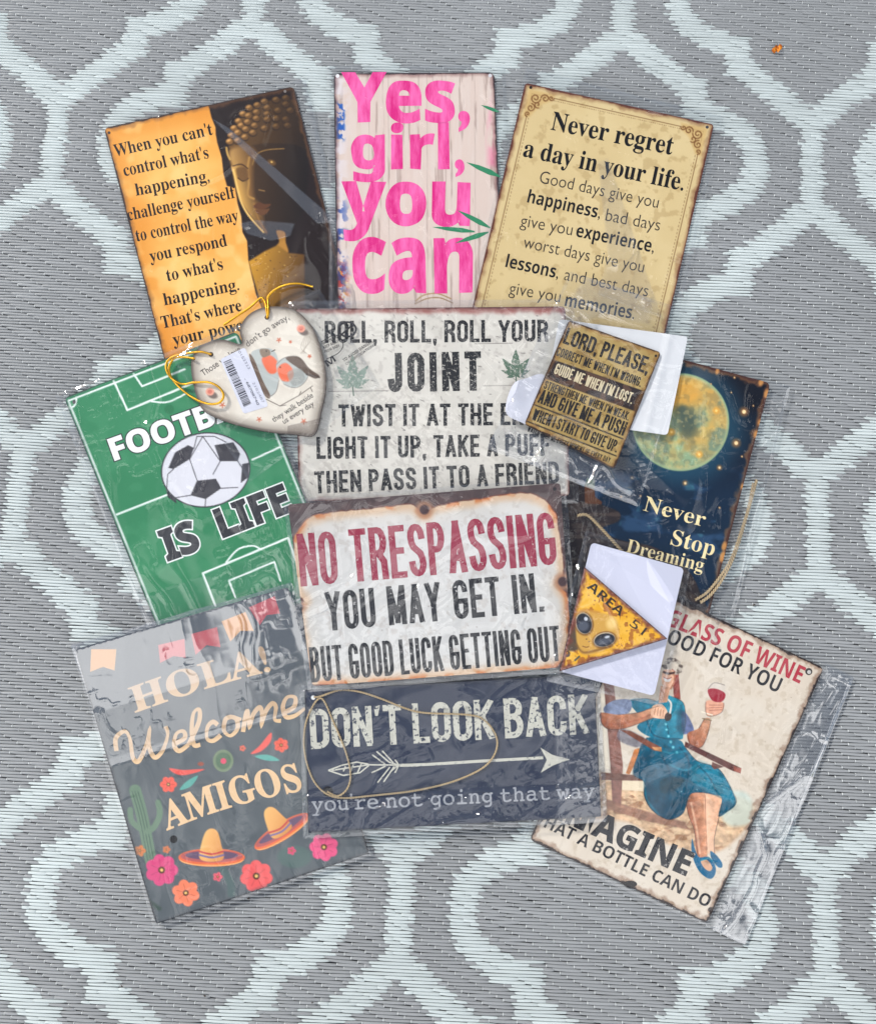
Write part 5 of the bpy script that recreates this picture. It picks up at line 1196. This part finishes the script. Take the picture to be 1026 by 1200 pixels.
sleeve(th, [(668, 318), (818, 368), (748, 594), (570, 526)], 123, .0013, 24, (1, .6), 1.3, base_gap=.0008,
       extra=[([(690, 322), (765, 348), (760, 380), (700, 372), (640, 400), (655, 365)], 4.0, .0018), ([(572, 505), (600, 498), (735, 555), (748, 594), (570, 526)], 4.0, .0020), ([(600, 430), (650, 372), (640, 440), (600, 500)], 2.5, .0012)])  # zones brighten the crumpled film as painted glare

# ================================================================== 13 triangle sign in its bag with white card
tri = [(684, 664), (781.5, 748.5), (655, 787)]
th = Thing('triangle_sign', 'yellow rusty triangle sign with a big eyed alien head over white folded card', 'sign', (705, 735), math.radians(-41), None)
pp = smooth([(692, 640), (694, 636.5), (698, 636), (797, 664.5), (800.5, 668), (799.5, 673), (768.5, 810), (765, 814), (760, 813.5), (660, 789), (657, 785)], 2, True)
zp = rest_plane(pp)
X, Y, nu, nv = quad_grid([(692.5, 635.5), (801, 666), (766, 815.5), (656, 787)], 5, 1.2); X = X.ravel(); Y = Y.ravel()
fold = .0036 * np.clip(1 - np.abs((X - 692) * .53 - (Y - 642) * .85) / 46, 0, 1) + .0032 * np.clip(1 - np.abs((X - 760) * .86 - (Y - 660) * .45) / 30, 0, 1)
W_ = P(X, Y, zp(X, Y) + .0004 + fold)
me = fast_mesh('backing_card', th.loc_(W_), grid_quads(nu, nv), col=np.tile(lin((200, 202, 220)), (len(X), 1))); link('backing_card', me, M_PAPER, th.o)
mm = sdpoly(gx, gy, pp) > 0; HM[mm] = np.maximum(HM[mm], zp(gx[mm], gy[mm]) + .0040)
def paint(c, poly):
    z = Z(640, 640, 6.84)
    c.mix(sstep(.4, .65, c.n(18, 4, 4)) * .6, (238, 190, 84)); c.mix(sstep(.60, .66, c.n(6, 4, 9)) * .7, (150, 84, 40)); c.specks(90, 4, (120, 60, 34), .3, 1.0, a=.85)
    c.fill(smooth(z((200, 560), (290, 510), (420, 530), (540, 570), (580, 660), (560, 770), (430, 850), (300, 870), (240, 790), (225, 680)), 5, True), (204, 158, 76), 3)
    c.fill(smooth(z((140, 700), (215, 590), (230, 640), (240, 760), (250, 830), (160, 840), (130, 800)), 5, True), (74, 64, 60), 2.5, .9)
    c.ell(*z((520, 620))[0], 6, 7, (238, 206, 136), 0, 5, .8)
    for (x, y, rx, ry, rot) in ((300, 620, 8.8, 12.0, -14), (465, 752, 12.0, 7.6, -12)):
        px, py = z((x, y))[0]; c.ell(px, py, rx + 2.2, ry + 2.2, (116, 78, 42), rot, 2.4); c.ell(px - .3, py - .3, rx + .8, ry + .8, (206, 190, 160), rot, 1); c.ell(px, py, rx, ry, (44, 46, 54), rot, 1); c.ell(px - rx * .1, py + ry * .25, rx * .75, ry * .5, (92, 98, 112), rot, 3, .8); c.ell(px + rx * .25, py - ry * .45, rx * .25, ry * .2, (206, 212, 222), rot, 1, .9)
    c.line(smooth(z((238, 790), (290, 850), (380, 840), (520, 800)), 5), 2.6, (120, 84, 46), 2.4, .75); c.line(smooth(z((290, 802), (316, 810), (336, 806)), 4), 1.0, (120, 80, 46), .9); c.line(smooth(z((215, 560), (300, 512), (420, 532)), 5), 2.4, (190, 132, 60), 3, .8); c.ell(*z((320, 745))[0], .8, .6, (80, 50, 34)); c.ell(*z((340, 765))[0], .8, .6, (80, 50, 34))
    c.ell(*z((165, 865))[0], 3.6, 3.6, (60, 40, 32), 0, 1); c.ell(*z((160, 858))[0], 1.8, 1.6, (224, 164, 60), 0, 1); c.line(z((228, 915), (262, 885)), 2.2, (84, 84, 70), .8)
    d = sdpoly(c.X, c.Y, poly); k = c.n(7, 4, 19)
    c.mix((1 - sstep(1, 7, d - 8 * (k - .5))) * .95, (112, 62, 52)); c.mix((1 - sstep(0, 4, d)) * sstep(.45, .55, c.n(3, 3, 5)), (168, 130, 124)); c.mix((1 - sstep(0, 1.6, d)), (56, 38, 40))
zf = add_plate(th, None, .0006, 0, (226, 168, 44), paint, M_PRINT, edge=(60, 40, 38), step=.6, outline=tri, centre=(703, 736))
write(th, zf, "AREA", (686.5, 688.5), (726, 722.5), 10.5, 'sansb', (52, 46, 40)); write(th, zf, "51", (736.5, 732.5), (752, 744.5), 10.5, 'sansb', (56, 50, 44))
sleeve(th, [(686, 622), (811, 658), (775, 828), (640, 798)], 133, .0010, 28, (.6, 1), 1.2, base_gap=.0008, extra=[([(640, 785), (700, 800), (720, 818), (640, 806)], 1.2, .0022), ([(674, 636), (686, 622), (694, 640), (662, 740), (645, 745)], .7, .0014)])

# ------------------------------------------------------------------ bits lying on the rug
th = Thing('dried_petal', 'tiny curled orange dried petal lying alone on the bare rug', 'petal', (910, 57), .2)
u, v = np.meshgrid(np.linspace(-1, 1, 15), np.linspace(-1, 1, 9)); rr = np.sqrt(1 - .75 * v * v)
X = 910 + u * 6.2 * rr; Y = 57 + v * 3.6 + 1.2 * np.sin(u * 5) - .8 * u; ZZ = .0006 + .0028 * np.abs(np.sin(u * 2.6)) * (1 - .4 * v * v) + .0006 * vnoise(u * 4, v * 4, 2)
cc = lin(np.where((vnoise(u.ravel() * 3, v.ravel() * 3, 5) > .5)[:, None], (206, 128, 38), (158, 82, 26)))
me = fast_mesh('petal', th.loc_(P(X.ravel(), Y.ravel(), ZZ.ravel())), grid_quads(15, 9), col=cc, smooth_=True); link('curled_blade', me, M_PAPER, th.o)
r = np.random.RandomState(12)
for i, (x, y, s, lb) in enumerate(((143, 1156, 1.7, 'lower left'), (929, 666, 1.3, ''), (899, 671, 1.2, ''), (883, 709, 2.2, ''), (959, 498, 1.4, ''), (240, 1167, 1.6, ''), (291, 1053, 1.8, ''), (366, 1175, 1.5, ''), (300, 1089, 1.2, ''), (46, 389, 1.2, ''))):
    n_ = 8; a = np.linspace(0, 2 * math.pi, n_, endpoint=False); rad = s * r.uniform(.6, 1.15, n_)
    lo = P(x + rad * np.cos(a), y + rad * np.sin(a) * .8, np.full(n_, .0)); hi = P(x + .5 * rad * np.cos(a), y + .45 * rad * np.sin(a), .0009 * r.uniform(.7, 1.2, n_)); tp = P([x], [y], [.0013])
    V = np.concatenate([lo, hi, tp]); k = np.arange(n_); k2 = (k + 1) % n_; c0 = P(x, y, 0.0)
    me = fast_mesh('crumb', V - c0, np.stack([k2, k, n_ + k, n_ + k2], -1), np.stack([n_ + k2, n_ + k, np.full(n_, 2 * n_)], -1))
    o = link('crumb', me, M_GRIT); o.location = c0; o['label'] = 'dark speck of grit lying loose on the woven rug'; o['category'] = 'crumb'; o['group'] = 'specks of grit on the rug'
